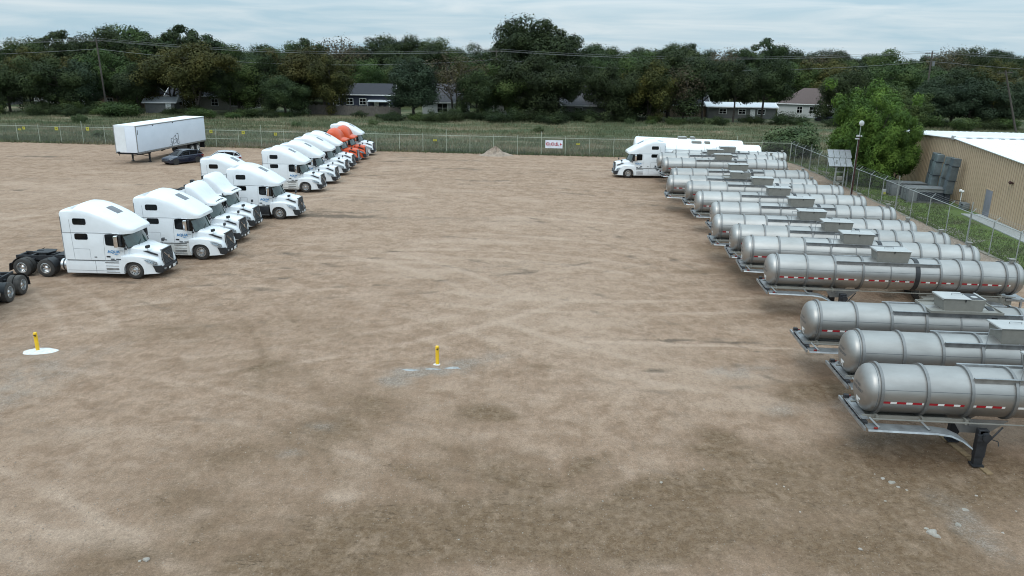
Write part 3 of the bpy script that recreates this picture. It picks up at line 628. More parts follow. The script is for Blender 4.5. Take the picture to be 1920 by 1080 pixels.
    # hood + fenders
    hood = [(-.42, 1.0, 1.1, 1.62, 1.76), (-.1, .98, 1.1, 1.62, 1.79), (.3, .90, 1.0, 1.53, 1.74), (.7, .80, .9, 1.42, 1.64), (1.0, .72, .8, 1.38, 1.60), (1.16, .66, .7, 1.34, 1.56), (1.24, .62, .65, 1.3, 1.52)]
    if cascadia: hood = [(-.42, .96, 1.1, 1.60, 1.72), (-.1, .92, 1.1, 1.56, 1.74), (.4, .80, .9, 1.50, 1.72), (.9, .68, .8, 1.42, 1.64), (1.16, .62, .7, 1.36, 1.58), (1.24, .58, .6, 1.28, 1.50)]
    MB().rings([yz_ring(*q, p=2.6) for q in hood]).obj('hood', P, root, ang=40)
    for s in (-1, 1):
        arch = [(.545 * math.cos(a), .47 + .545 * math.sin(a)) for a in np.linspace(-.33, PI + .15, 14)]
        poly = [(1.30, .30), (1.34, .62), (1.26, .92), (1.12, 1.12), (.85, 1.24), (.45, 1.33), (0, 1.36), (-.38, 1.34), (-.62, 1.24), (-.66, 1.05), (-.62, .62)] + arch[::-1] + [(.60, .30)]
        m_ = MB(); n = len(poly)
        rows = []
        for k, (yy, sh) in enumerate(((.45, .06), (1.08, .0), (1.18, -.015), (1.235, -.06), (1.25, -.12))):
            row = []
            for (x, z) in poly:
                y = yy
                if x > .5: y = yy - (x - .5) ** 1.7 * .38 * (yy / 1.25)
                zz = z
                if z > .9 and x > -.6: zz = z + (sh if sh < 0 else sh * .5) * min(1, (z - .9) / .3)
                row.append((x - (max(0, yy - 1.0) ** 1.4 * .5 if x > 1.0 else 0), s * y, zz))
            rows.append(row)
        m_.rings(rows); m_.obj('fender', P, root, ang=40)
        hx = lambda x, y: 1.25 - (max(0, x - .5) ** 1.7) * .38
        # headlight strip, bumper corner
        def fside(x, z, off=.008): 
            base = 1.25 - (max(0.0, x - .5) ** 1.7) * .38
            return (x, s * (base + off - (.05 if z > 1.05 else 0)), z)
        hl = MB(); top_ = [(.58, 1.09), (.80, 1.08), (1.02, 1.02), (1.20, .94)]; bot_ = [(.72, .99), (.88, .91), (1.04, .83), (1.22, .78)]
        hl.sheet([[fside(*p, .012) for p in top_], [fside(*p, .022) for p in bot_]]); hl.obj('headlight', M['lamp'] if not cascadia else M['lamp'], root, fix=False)
        hb_ = MB(); hb_.sheet([[fside(x, z + .02, .006) for x, z in top_[:3]], [fside(x, z - .0, .014) for x, z in top_[:3]]]); 
        bc = MB(); bc.sheet([[fside(.98, .78), fside(1.12, .76), fside(1.22, .74), (1.36, s * .85, .72)], [fside(1.06, .56), fside(1.16, .52), fside(1.25, .48), (1.40, s * .85, .45)], [fside(1.10, .40), fside(1.18, .36), fside(1.26, .34), (1.38, s * .85, .30)]]); bc.obj('bumper_corner', M['black'], root, fix=False)
        vt = MB(); vt.add([(.50, s * .892, 1.555), (.60, s * .875, 1.56), (1.05, s * .715, 1.36), (1.09, s * .715, 1.27), (.85, s * .80, 1.40)], [(0, 1, 2, 3, 4)]);
        # hood side slit (dark intake)
        sl = MB(); sl.prism([(.42, 1.50), (.62, 1.50), (1.10, 1.30), (1.13, 1.22), (.80, 1.33)], s * .62, s * .905); 
        for i_, v_ in enumerate(sl.v): x, y, z = v_; sl.v[i_] = (x, y - s * max(0, (x - .42)) * .20 * (1 if abs(y) > .7 else .2), z)
        sl.obj('hood_intake', M['black'], root)
        hm = MB(); hm.tube([(.66, s * .82, 1.5), (.70, s * .86, 1.66)], .015, 5); hm.box((.70, s * .88, 1.74), (.12, .26, .15), rz=s * .2); hm.obj('hood_mirror', M['black'] if not cascadia else M['black'], root, bevel=.03)
        # door
        dr = MB(); 
        for a, b_ in (((-1.42, 2.44), (-1.48, 1.08)), ((-1.48, 1.08), (-.62, 1.08)), ((-.62, 1.08), (-.44, 1.30)), ((-.44, 1.30), (-.42, 1.75))):
            dr.tube([(a[0], s * (W + .001 if a[0] < -.7 else W - .10), a[1]), (b_[0], s * (W + .001 if b_[0] < -.7 else W - .10), b_[1])], .006, 4)
        if sleeper and not cascadia: dr.tube([(back + .02, s * (W + .002), 2.50), (-.95, s * (W + .002), 2.50)], .011, 4); dr.tube([(-2.25, s * W, 1.05), (-2.25, s * W, 1.62), (-3.1, s * W, 1.64)], .006, 4); dr.tube([(-3.12, s * W, 1.05), (-3.17, s * W, 3.2)], .007, 4)
        dr.obj('panel_seam', M['seam'], root)
        wd = MB(); pol = rr(-1.36, -.42, 1.84, 2.45, .07)
        pol = [(x, z if x < -.9 else z - (x + .9) * .18 * (1 if z < 2.1 else 0)) for x, z in pol]
        def yw(x): return s * (W + .012 - max(0, x + .70) * .20 - max(0, x + .95) * .10)
        cols = [(-1.36, 1.93, 2.38), (-1.33, 1.86, 2.44), (-1.1, 1.83, 2.46), (-.9, 1.82, 2.46), (-.72, 1.78, 2.46), (-.56, 1.74, 2.44), (-.46, 1.72, 2.40), (-.36, 1.72, 2.12)]
        def yc(x): return float(np.interp(x, [-1.4, -.62, -.42, -.28], [W, W - .05, W - .12, W - .17]))
        wd.sheet([[(x, s * (yc(x) + .016 - .05 * max(0, (z - 2.30)) ), z) for z in np.linspace(a, b_, 5)] for x, a, b_ in cols]); wd.obj('door_window', M['darkglass'], root, smooth=False, fix=False)
        MB().prism(rr(-1.38, -1.18, 1.20, 1.27, .02), s * W, s * (W + .02)).obj('door_handle', M['black'], root, smooth=False)
        mr_ = MB(); mr_.box((-.66, s * 1.46, 2.12), (.20, .26, .62), rz=-s * .25); mr_.obj('door_mirror', M['chrome'], root, bevel=.05, seg=3)
        ma = MB(); ma.tube([(-.5, s * 1.16, 2.36), (-.60, s * 1.40, 2.38)], .02, 6); ma.tube([(-.5, s * 1.16, 1.88), (-.60, s * 1.40, 1.88)], .02, 6); ma.box((-.50, s * 1.36, 2.12), (.08, .24, .56), rz=-s * .25); ma.obj('mirror_arm', M['black'], root)
        # skirts and steps
        if SK is not None:
            sb = back + .0 if (sleeper or cascadia) else -1.9
            pk = [(sb, .28), (sb - .02, .98), (-.98, .98), (-.66, 1.2), (-.60, .62), (-.55, .28)]
            MB().prism(pk, s * .98, s * 1.22).obj('side_skirt', SK, root, bevel=.03)
            sp = MB(); sp.box((-1.15, s * 1.215, .90), (.75, .05, .04)); sp.box((-1.15, s * 1.222, .55), (.68, .03, .10)); sp.box((-1.15, s * 1.222, .72), (.70, .03, .02)); sp.box((-1.15, s * 1.222, .38), (.72, .04, .03)); sp.obj('step', M['alu'], root)
            sm = MB(); sm.box((-2.05 if sleeper else -1.7, s * 1.222, .63), (.012, .01, .66)); sm.box((-2.3, s * 1.222, .44), (2.6, .008, .012)) if sleeper else None
            sm.box(((back - .65) / 2, s * 1.226, 1.0), (abs(back) - .9, .03, .03)); sm.obj('skirt_seam', M['seam'], root)
            ft = MB(); ft.cyl((back - .32, s * .88, .66), (back + .05, s * .88, .66), .33, n=24); ft.obj('fuel_tank', M['rim'], root, ang=40)
            fb = MB(); fb.cyl((back - .2, s * .88, .66), (back - .12, s * .88, .66), .338, n=24); fb.obj('tank_strap', M['black'], root)
        else:
            ft = MB(); ft.cyl((-3.4, s * .88, .66), (-1.7, s * .88, .66), .32, n=24); ft.obj('fuel_tank', M['black'], root, ang=40)
            sp = MB(); sp.box((-1.15, s * 1.05, .62), (.85, .34, .70)); sp.obj('battery_box', M['black'], root, bevel=.02)
            sp = MB(); sp.box((-1.15, s * 1.2, .96), (.85, .06, .03)); sp.box((-1.15, s * 1.22, .36), (.85, .06, .03)); sp.box((-2.3, s * 1.18, .98), (1.4, .05, .03)); sp.obj('step', M['alu'], root)
        if lettering:
            yo = s * (W + .006)
            fnA = lambda u, v: (-.98 - s * u, yo, 1.50 + v)
            text_obj('lettering', 'AQUA', .215, fnA, M['aqua'], root, bold=.006, shear=.0, sx=1.05)
            text_obj('lettering', 'TRANSPORT', .05, lambda u, v: (-.93 - s * u, yo, 1.375 + v), M['aqua'], root) if False else None
            sw = MB(); sw.add([(-.98 - s * u, yo, 1.36 + v) for u, v in ((.0, .0), (.10, -.02), (.30, .005), (.12, .015))], [(0, 1, 2, 3)]); sw.obj('emblem_stroke', M['aqua'], root, smooth=False, fix=False)
            dt = MB()
            for u, wv, z, hh in ((.41, .27, 1.565, .02), (-.10, .20, 1.10, .055), (.22, .26, 1.095, .055)):
                dt.box((-.98 - s * u, s * (W + .004), z), (wv, .004, hh))
            dt.obj('small_print', M['ink'], root, smooth=False)
            MB().box((-.36, s * 1.165, 1.66), (.13, .012, .10)).obj('side_badge', M['ink'], root)
    # grille
    gx = lambda z: 1.235 + (1.50 - z) * .09
    gp = MB()
    zs_ = [1.50, 1.0, .58]; hw_ = [.54, .57, .50]
    gp.add([(gx(z) + .03, -h_, z) for z, h_ in zip(zs_, hw_)] + [(gx(z) + .03, h_, z) for z, h_ in zip(zs_, hw_)] + [(gx(z) - .1, -h_, z) for z, h_ in zip(zs_, hw_)] + [(gx(z) - .1, h_, z) for z, h_ in zip(zs_, hw_)],
           [(0, 1, 4, 3), (1, 2, 5, 4), (6, 0, 3, 9), (8, 11, 5, 2), (0, 6, 7, 1), (1, 7, 8, 2), (3, 4, 10, 9), (4, 5, 11, 10)])
    gr = gp.obj('grille', M['black'], root, smooth=False)
    gb = MB()
    if cascadia:
        for z in np.linspace(.66, 1.48, 8): gb.tube([(gx(z) + .01, -.46, z - .02), (gx(z) + .06, 0, z), (gx(z) + .01, .46, z - .02)], .028, 6)
        gb.obj('grille_bar', M['chrome'], gr)
    else:
        for z in np.linspace(.72, 1.34, 9): gb.box((gx(z) + .04, 0, z), (.012, 1.0, .014))
        for y in np.linspace(-.4, .4, 9): gb.tube([(gx(.7) + .045, y, .70), (gx(1.36) + .045, y, 1.36)], .006, 4)
        gb.obj('grille_mesh', M['seam'], gr)
        db = MB(); db.tube([(gx(.72) + .055, .40, .72), (gx(1.34) + .055, -.40, 1.34)], .022, 5); db.cyl((gx(1.03) + .04, 0, 1.03), (gx(1.03) + .085, 0, 1.03), .09, n=16); db.obj('grille_emblem', M['chrome'], gr)
        gf = MB(); gf.tube([(gx(1.50) + .03, -.55, 1.51), (gx(1.50) + .03, .55, 1.51)], .022, 6); gf.tube([(gx(1.50) + .03, -.55, 1.51), (gx(1.0) + .03, -.58, 1.0), (gx(.58) + .03, -.51, .58)], .018, 6); gf.tube([(gx(1.50) + .03, .55, 1.51), (gx(1.0) + .03, .58, 1.0), (gx(.58) + .03, .51, .58)], .018, 6); gf.obj('grille_frame', M['alu'], gr)
    # bumper
    bmk = MB(); prof = [(1.30, .30), (1.42, .33), (1.46, .50), (1.42, .64), (1.30, .66)]
    rows = []
    for y in np.linspace(-.88, .88, 9):
        k = (abs(y) / .88) ** 2.2 * .10; rows.append([(x - k, y, z) for x, z in prof])
    bmk.rings(rows).obj('bumper', M['dark_grey'] if cascadia else M['black'], root, ang=40)
    pt = MB(); pt.box((1.475, .28, .47), (.012, .30, .15)); pt.box((1.475, -.25, .47), (.012, .2, .1)); pt.obj('number_plate', M['decal'], root)
    fl = MB(); 
    for s in (-1, 1): fl.box((1.41, s * .62, .50), (.05, .2, .09))
    fl.obj('fog_light', M['lamp'], root, bevel=.02)
    return root
# ------------------------------------------------------------------ steel tanker trailers (+x towards the rear, origin below the first ring)
TZ, TR, RR_ = 2.12, .745, .785
def tape_mat():
    m, t, b = new_mat('red_white_tape'); co = nd(t, 'ShaderNodeTexCoord'); sx = nd(t, 'ShaderNodeSeparateXYZ'); lk(t, co.outputs['Object'], sx.inputs[0])
    d = nd(t, 'ShaderNodeMath', operation='MULTIPLY'); d.inputs[1].default_value = 1 / .46; f = nd(t, 'ShaderNodeMath', operation='FRACT'); g_ = nd(t, 'ShaderNodeMath', operation='GREATER_THAN'); g_.inputs[1].default_value = .60
    lk(t, sx.outputs[0], d.inputs[0]); lk(t, d.outputs[0], f.inputs[0]); lk(t, f.outputs[0], g_.inputs[0])
    mx_ = nd(t, 'ShaderNodeMix', data_type='RGBA'); mx_.inputs[6].default_value = (.34, .006, .014, 1); mx_.inputs[7].default_value = (.72, .70, .68, 1); lk(t, g_.outputs[0], mx_.inputs[0]); lk(t, mx_.outputs[2], b.inputs['Base Color']); b.inputs['Roughness'].default_value = .45
    return m
M['tape'] = tape_mat()
def head_x(rad, x0, d=.33, sgn=-1):
    q = min(1, rad / TR); return x0 + sgn * d * (max(0.0, 1 - q ** 3.0)) ** .5
def make_tanker(name, label, group, flange=False, strap=True, writing=True, side_text=False, L=10.75, box_open=False, lean=0.0, apron=True, handle=False, tapes=True):
    root = empty(name, label=label, cat='tank trailer', group=group)
    n = 40
    prof = []
    xf, xr = -.14, L + .14
    for q in (0.001, .25, .45, .62, .76, .87, .94, .98, 1.0): prof.append((head_x(q * TR, xf), q * TR))
    prof.append((xf + .04, TR))
    for x in np.linspace(0.2, L - .2, 12): prof.append((float(x), TR))
    for q in (1.0, .98, .94, .87, .76, .62, .45, .25, 0.001): prof.append((head_x(q * TR, xr, sgn=1), q * TR))
    MB().lathe(prof, 'x', (0, 0, TZ), n).obj('tank_shell', M['steel'], root, ang=50)
    ringx = [0, 1.33, 2.60, 3.87, 5.12, 7.35, 8.25, 9.15, 10.25 if L > 10 else 9.9, L]
    for k, x in enumerate(ringx):
        thin = k == 4
        h_ = .045 if not thin else .025; r_ = RR_ + .02 if not thin else TR + .02
        MB().lathe([(x - h_, TR - .02), (x - h_, r_), (x + h_, r_), (x + h_, TR - .02)], 'x', (0, 0, TZ), n).obj('ring', M['steel_ring'], root, ang=30)
    # weld seam low on the shoulder
    sm = MB(); a = R(17)
    for s in (-1, 1):
        for x0, x1 in zip([.04] + [r_ + .05 for r_ in ringx[1:-1]], [r_ - .05 for r_ in ringx[1:]]):
            sm.box(((x0 + x1) / 2, s * (TR + .001) * math.cos(a), TZ + TR * math.sin(a)), (x1 - x0, .008, .012))
    sm.obj('weld_seam', M['seam'], root)
    w2 = MB().lathe([(-.12, TR + .001), (-.12, TR + .004), (-.105, TR + .004), (-.105, TR + .001)], 'x', (0, 0, TZ), n).obj('head_weld', M['seam'], root)
    if strap:
        MB().lathe([(6.22, TR), (6.22, TR + .03), (6.42, TR + .03), (6.42, TR)], 'x', (0, 0, TZ), n).obj('black_strap', M['black'], root, ang=30)
    # overturn rails / drip tray bars between third ring and the box
    for s in (-1, 1):
        rl = MB()
        rl.prism([(2.64, TZ + .46), (7.31, TZ + .46), (7.31, TZ + .655), (2.64, TZ + .655)], s * .53, s * .56); rl.box((4.975, s * .585, TZ + .66), (4.67, .09, .018))
        rl.obj('top_rail', M['alu'], root)
    # spill box
    b0, b1 = 4.45, 5.98
    zb, zt = TZ + .62, TZ + 1.16
    bx = MB(); hw, hb = .44, .40
    bx.rings([[(b0 + .10, -hb, zb - .1), (b1 - .08, -hb, zb - .1), (b1 - .08, hb, zb - .1), (b0 + .10, hb, zb - .1)], [(b0, -hw, zt), (b1, -hw, zt), (b1, hw, zt), (b0, hw, zt)]])
    sb = bx.obj('spill_box', M['box_grey'], root, smooth=False, bevel=.012, seg=1)
    ld = MB()
    l1 = b1 if not box_open else b0 + .95
    ld.box(((b0 + l1) / 2 - .02, 0, zt + .02), (l1 - b0 + .08, .96, .03)); ld.box((b0 - .04, 0, zt + .005), (.03, .96, .06))
    ld.obj('lid', M['lid_white'], sb, bevel=.006, seg=1)
    if box_open:
        MB().box(((l1 + b1) / 2, 0, zt + .003), (b1 - l1 - .08, .78, .006)).obj('box_opening', M['black'], sb); MB().cyl((b1 - .3, -.1, zt + .005), (b1 - .3, -.1, zt + .03), .12, n=14).obj('vent_cap', M['lid_white'], sb); MB().box((b1 - .05, 0, zt + .02), (.06, .9, .03)).obj('box_rim', M['lid_white'], sb)
    lt = MB(); lt.prism([(.0, 0), (.05, .0), (.035, -.10), (.015, -.10)], -hw - .025, -hw - .003); lt.v = [(x + (b0 + b1) / 2, y, z + zt) for x, y, z in lt.v]; lt.obj('latch', M['black'], sb)
    hd = MB(); hd.tube([(b0 + .5, .1, zt + .035), (b0 + .5, .1, zt + .09), (b0 + .9, .1, zt + .09), (b0 + .9, .1, zt + .035)], .012, 5); hd.obj('lid_handle', M['alu'], sb)
    if flange:
        fl = MB(); z = TZ + .70
        fl.box(((b0 + b1) / 2 + .02, 0, z), (2.6, 1.42, .03)); 
        for s in (-1, 1): fl.box(((b0 + b1) / 2 + .02, s * .71, z + .03), (2.6, .03, .09)); fl.box(((b0 + b1) / 2 + .02 + s * 1.3, 0, z + .03), (.03, 1.44, .09))
        fl.obj('spill_tray', M['box_grey'], root)
    if handle:
        MB().tube([(b0 - .02, -.44, zt - .02), (b0 - .45, -.52, zt + .02), (b0 - .52, -.62, TZ + .35)], .014, 5).obj('vent_pipe', M['alu'], root)
    pv = MB(); pv.cyl((L - .05, 0, TZ + TR), (L - .05, 0, TZ + TR + .16), .10, n=12); pv.box((L - .05, 0, TZ + TR + .17), (.26, .24, .05)); pv.obj('pressure_vent', M['box_grey'], root, bevel=.01)
    if tapes:
        tp = MB(); a = R(-14)
        for s in (-1, 1):
            for k in range(len(ringx) - 1):
                if k == 4: segs = [(ringx[4] + .06, 6.18), (6.50, ringx[5] - .10)]
                else: segs = [(ringx[k] + .07, ringx[k + 1] - .08 - .1 * (k % 3))]
                for x0, x1 in segs:
                    r_ = TR + .004
                    tp.sheet([[(x, s * r_ * math.cos(q), TZ + r_ * math.sin(q)) for x in (x0, x1)] for q in (a - .05, a, a + .05)])
        tp.obj('reflective_tape', M['tape'], root, fix=False)
    if writing:
        fnh = lambda zz: (lambda u, v: (head_x(math.hypot(u, v + zz), xf) - .006, -u, TZ + v + zz))
        # seen from the front (looking +x) reading left to right means +y ... -y
        text_obj('lettering', 'WATER ONLY', .125, fnh(-.02), M['faded_ink'], root, bold=.003)
        text_obj('lettering', 'POTABLE', .10, fnh(.13), M['faded_ink'], root, bold=.002)
        dc = MB()
        for (u, v, wv, hv) in ((.10, -.34, .17, .17), (.24, -.30, .12, .07), (.14, -.47, .11, .06)):
            g2 = [[(head_x(math.hypot(u + du * wv, v + dv * hv), xf) - .007, -(u + du * wv), TZ + v + dv * hv) for du in (-.5, 0, .5)] for dv in (-.5, 0, .5)]
            dc.sheet(g2)
        dc.obj('white_decal', M['decal'], root, fix=False)
    if side_text:
        def fs(u, v):
            q = R(-12) + v / TR; return (5.60 + u, -(TR + .004) * math.cos(q), TZ + (TR + .004) * math.sin(q))
        text_obj('lettering', 'POTABLE WATER ONLY', .105, fs, M['ink'], root, bold=.003)
    # under-frame
    uf = MB()
    for s in (-1, 1):
        uf.box((1.2, s * .50, 1.36), (3.2, .07, .12)); uf.box((8.9, s * .42, 1.10), (3.8, .09, .30)); uf.tube([(-.2, s * .80, 1.42), (L, s * .80, 1.42)], .022, 5)
        for x in (0, 1.33, 2.6, 7.35, 8.25, 9.15, 10.2): uf.box((x, s * .42, 1.38), (.07, .50, .16))
    uf.box((1.0, 0, 1.29), (2.6, 1.0, .03)); uf.obj('under_frame', M['box_grey'], root)
    fb = MB(); fb.box((-.42, 0, 1.30), (.14, 1.75, .14)); fb.box((-.50, 0, 1.37), (.03, 1.6, .05)); 
    for y in (-.55, -.38, .1, .3, .52): fb.box((-.50, y, 1.33), (.07, .07, .10))
    fb.box((-.44, .82, 1.42), (.16, .14, .14)); fb.obj('front_bolster', M['chassis'], root, bevel=.01, seg=1)
    MB().box((-.53, 0, 1.25), (.06, 2.35, .10)).box((-.40, 0, 1.385), (.26, 1.5, .015)).obj('bolster_edge', M['alu'], root)
    if apron:
        for s in (-1, 1):
            ap = [(-.45, 1.27), (1.55, 1.25), (1.95, 1.20), (2.30, 1.05), (2.62, .82)]
            rows = [[(x, s * .80, z + .02) for x, z in ap], [(x, s * 1.22, z) for x, z in ap], [(x, s * 1.25, z - .05) for x, z in ap]]
            MB().sheet(rows).obj('tractor_fender', M['alu'], root, fix=False)
            for x in (-.25, 1.2): MB().tube([(x, s * .70, 1.42), (x + .16, s * 1.12, 1.29)], .035, 4).obj('fender_brace', M['steel_ring'], root)
            MB().box((-.22, s * 1.17, 1.30), (.12, .06, .05)).obj('marker_light', M['red_lens'], root, bevel=.02)
    ws = MB(); ws.prism([(2.25, 1.42), (3.9, 1.42), (3.35, .98), (2.55, .98)], -.52, -.49); ws.prism([(2.25, 1.42), (3.9, 1.42), (3.35, .98), (2.55, .98)], .49, .52); ws.box((2.8, 0, 1.30), (.1, 1.1, .2)); ws.obj('gusset_plate', M['steel_ring'], root)
    for s in (-1, 1):
        lg = MB(); lg.box((3.05, s * .80, .80), (.30, .20, .90)); lg.box((3.05, s * .80, .30), (.26, .17, .42)); lg.box((3.05, s * .80, 1.12), (.22, .20, .22))
        lg.tube([(3.12, s * .80, .62), (3.65, s * .72, 1.30)], .03, 6)
        l_ = lg.obj('landing_leg', M['chassis'], root, bevel=.01, seg=1)
        MB().box((3.05, s * .80, .075), (.34, .30, .05)).cyl((3.05, s * .80, .06), (3.05, s * .80, .16), .08, n=8).obj('foot', M['chassis'], l_)
        gbx = MB(); gbx.cyl((3.10, s * .88, 1.06), (3.10, s * 1.02, 1.06), .13, n=14); gbx.box((2.95, s * .93, 1.02), (.18, .1, .2)); gbx.obj('gearbox', M['chassis'], l_)
    MB().cyl((3.05, -.8, 1.0), (3.05, .8, 1.0), .03, n=6).tube([(3.1, -1.0, 1.06), (3.4, -1.06, .98), (3.4, -1.12, .86)], .015, 5).obj('crank', M['chassis'], root)
    for x in (8.55, 9.85):
        MB().cyl((x, -.95, .50), (x, .95, .50), .065, n=8).obj('axle', M['chassis'], root)
        for s in (-1, 1):
            wheel(root, x, s * .95, .50, side=s, dual=True)
    for s in (-1, 1):
        fp = [(7.85, .85), (8.15, 1.06), (8.55, 1.12), (9.85, 1.12), (10.25, 1.06), (10.5, .85)]
        MB().sheet([[(x, s * .62, z) for x, z in fp], [(x, s * 1.24, z) for x, z in fp]]).obj('fender', M['alu'], root, fix=False)
        MB().box((10.75, s * .95, .62), (.02, .6, .6)).obj('mudflap', M['black'], root)
    rb = MB(); rb.box((L + .55, 0, .58), (.1, 2.3, .1)); rb.box((L + .45, -.5, .9), (.08, .08, .7)); rb.box((L + .45, .5, .9), (.08, .08, .7)); rb.box((L + .2, 0, 1.2), (.9, 1.1, .1)); rb.obj('rear_bumper', M['alu'], root)
    cabn = MB(); cabn.box((7.0, -.75, 1.02), (.75, .4, .42)); cabn.obj('valve_cabinet', M['box_grey'], root, bevel=.02)
    ldr = MB(); 
    for y in (-.2, .2): ldr.tube([(5.1, -.95 + y * 0, .9), (5.1, -.80, TZ + .2), (5.1, -.5, TZ + .75)], .018, 5)
    return root

# ------------------------------------------------------------------ smooth white tankers
def make_white_tanker(name, label, group):
    root = empty(name, label=label, cat='tank trailer', group=group)
    rs = []; L = 11.4; zc0, zc1 = 2.62, 2.42
    def ring(x, ry, rz_, zc): return [(x, ry * math.cos(2*PI*i/36), zc + rz_ * math.sin(2*PI*i/36)) for i in range(36)]
    for q, x in ((.02, -.25), (.4, -.23), (.7, -.17), (.88, -.09), (.97, -.02), (1, .06)): rs.append(ring(x, 1.12 * q, .98 * q, zc0))
    for x in np.linspace(.5, L - .5, 9): rs.append(ring(float(x), 1.12, .98, zc0 + (zc1 - zc0) * x / L))
    for q, x in ((1, L - .06), (.97, L + .02), (.88, L + .09), (.7, L + .17), (.4, L + .23), (.02, L + .25)): rs.append(ring(x, 1.12 * q, .98 * q, zc1))
    MB().rings(rs).obj('tank_shell', M['white_tank'], root, ang=50)
    sm = MB(); sm.tube([(0.1, -1.125, zc0), (L - .1, -1.125, zc1)], .012, 4); sm.tube([(.1, -1.06, zc0 + .32), (L - .1, -1.06, zc1 + .32)], .008, 4)
    for x in (L * .25, L * .5, L * .75): sm.rings([ring(x - .008, 1.124, .984, zc0 + (zc1 - zc0) * x / L), ring(x + .008, 1.124, .984, zc0 + (zc1 - zc0) * x / L)], cap=False)
    sm.obj('panel_seam', M['seam'], root, fix=False)
    for x in (5.0, 6.1):
        hb_ = MB(); hb_.box((x, 0, zc0 + .96), (.95 if x < 6 else .5, .7, .22)); h = hb_.obj('hatch_box', M['box_grey'], root, bevel=.02)
        MB().box((x - .05, 0, zc0 + 1.085), (.85 if x < 6 else .36, .62, .03)).obj('lid', M['lid_white'], h)
    uf = MB(); 
    for s in (-1, 1): uf.box((L / 2, s * .42, 1.42), (L - .6, .1, .35)); uf.box((3.4, s * .8, .75), (.15, .15, 1.2))
    uf.box((3.4, 0, 1.2), (.12, 1.6, .12)); uf.obj('under_frame', M['alu'], root)
    for x in (8.6, 9.9):
        MB().cyl((x, -.95, .5), (x, .95, .5), .065, n=8).obj('axle', M['chassis'], root)
        for s in (-1, 1): wheel(root, x, s * .95, .5, side=s, dual=True)
    for s in (-1, 1):
        MB().box((9.25, s * .93, 1.12), (2.7, .62, .04)).obj('fender', M['white_tank'], root, bevel=.01)
    MB().box((L + .3, 0, .6), (.1, 2.2, .12)).box((L + .2, 0, 1.3), (.3, 1.4, .5)).obj('rear_bumper', M['alu'], root)
    return root

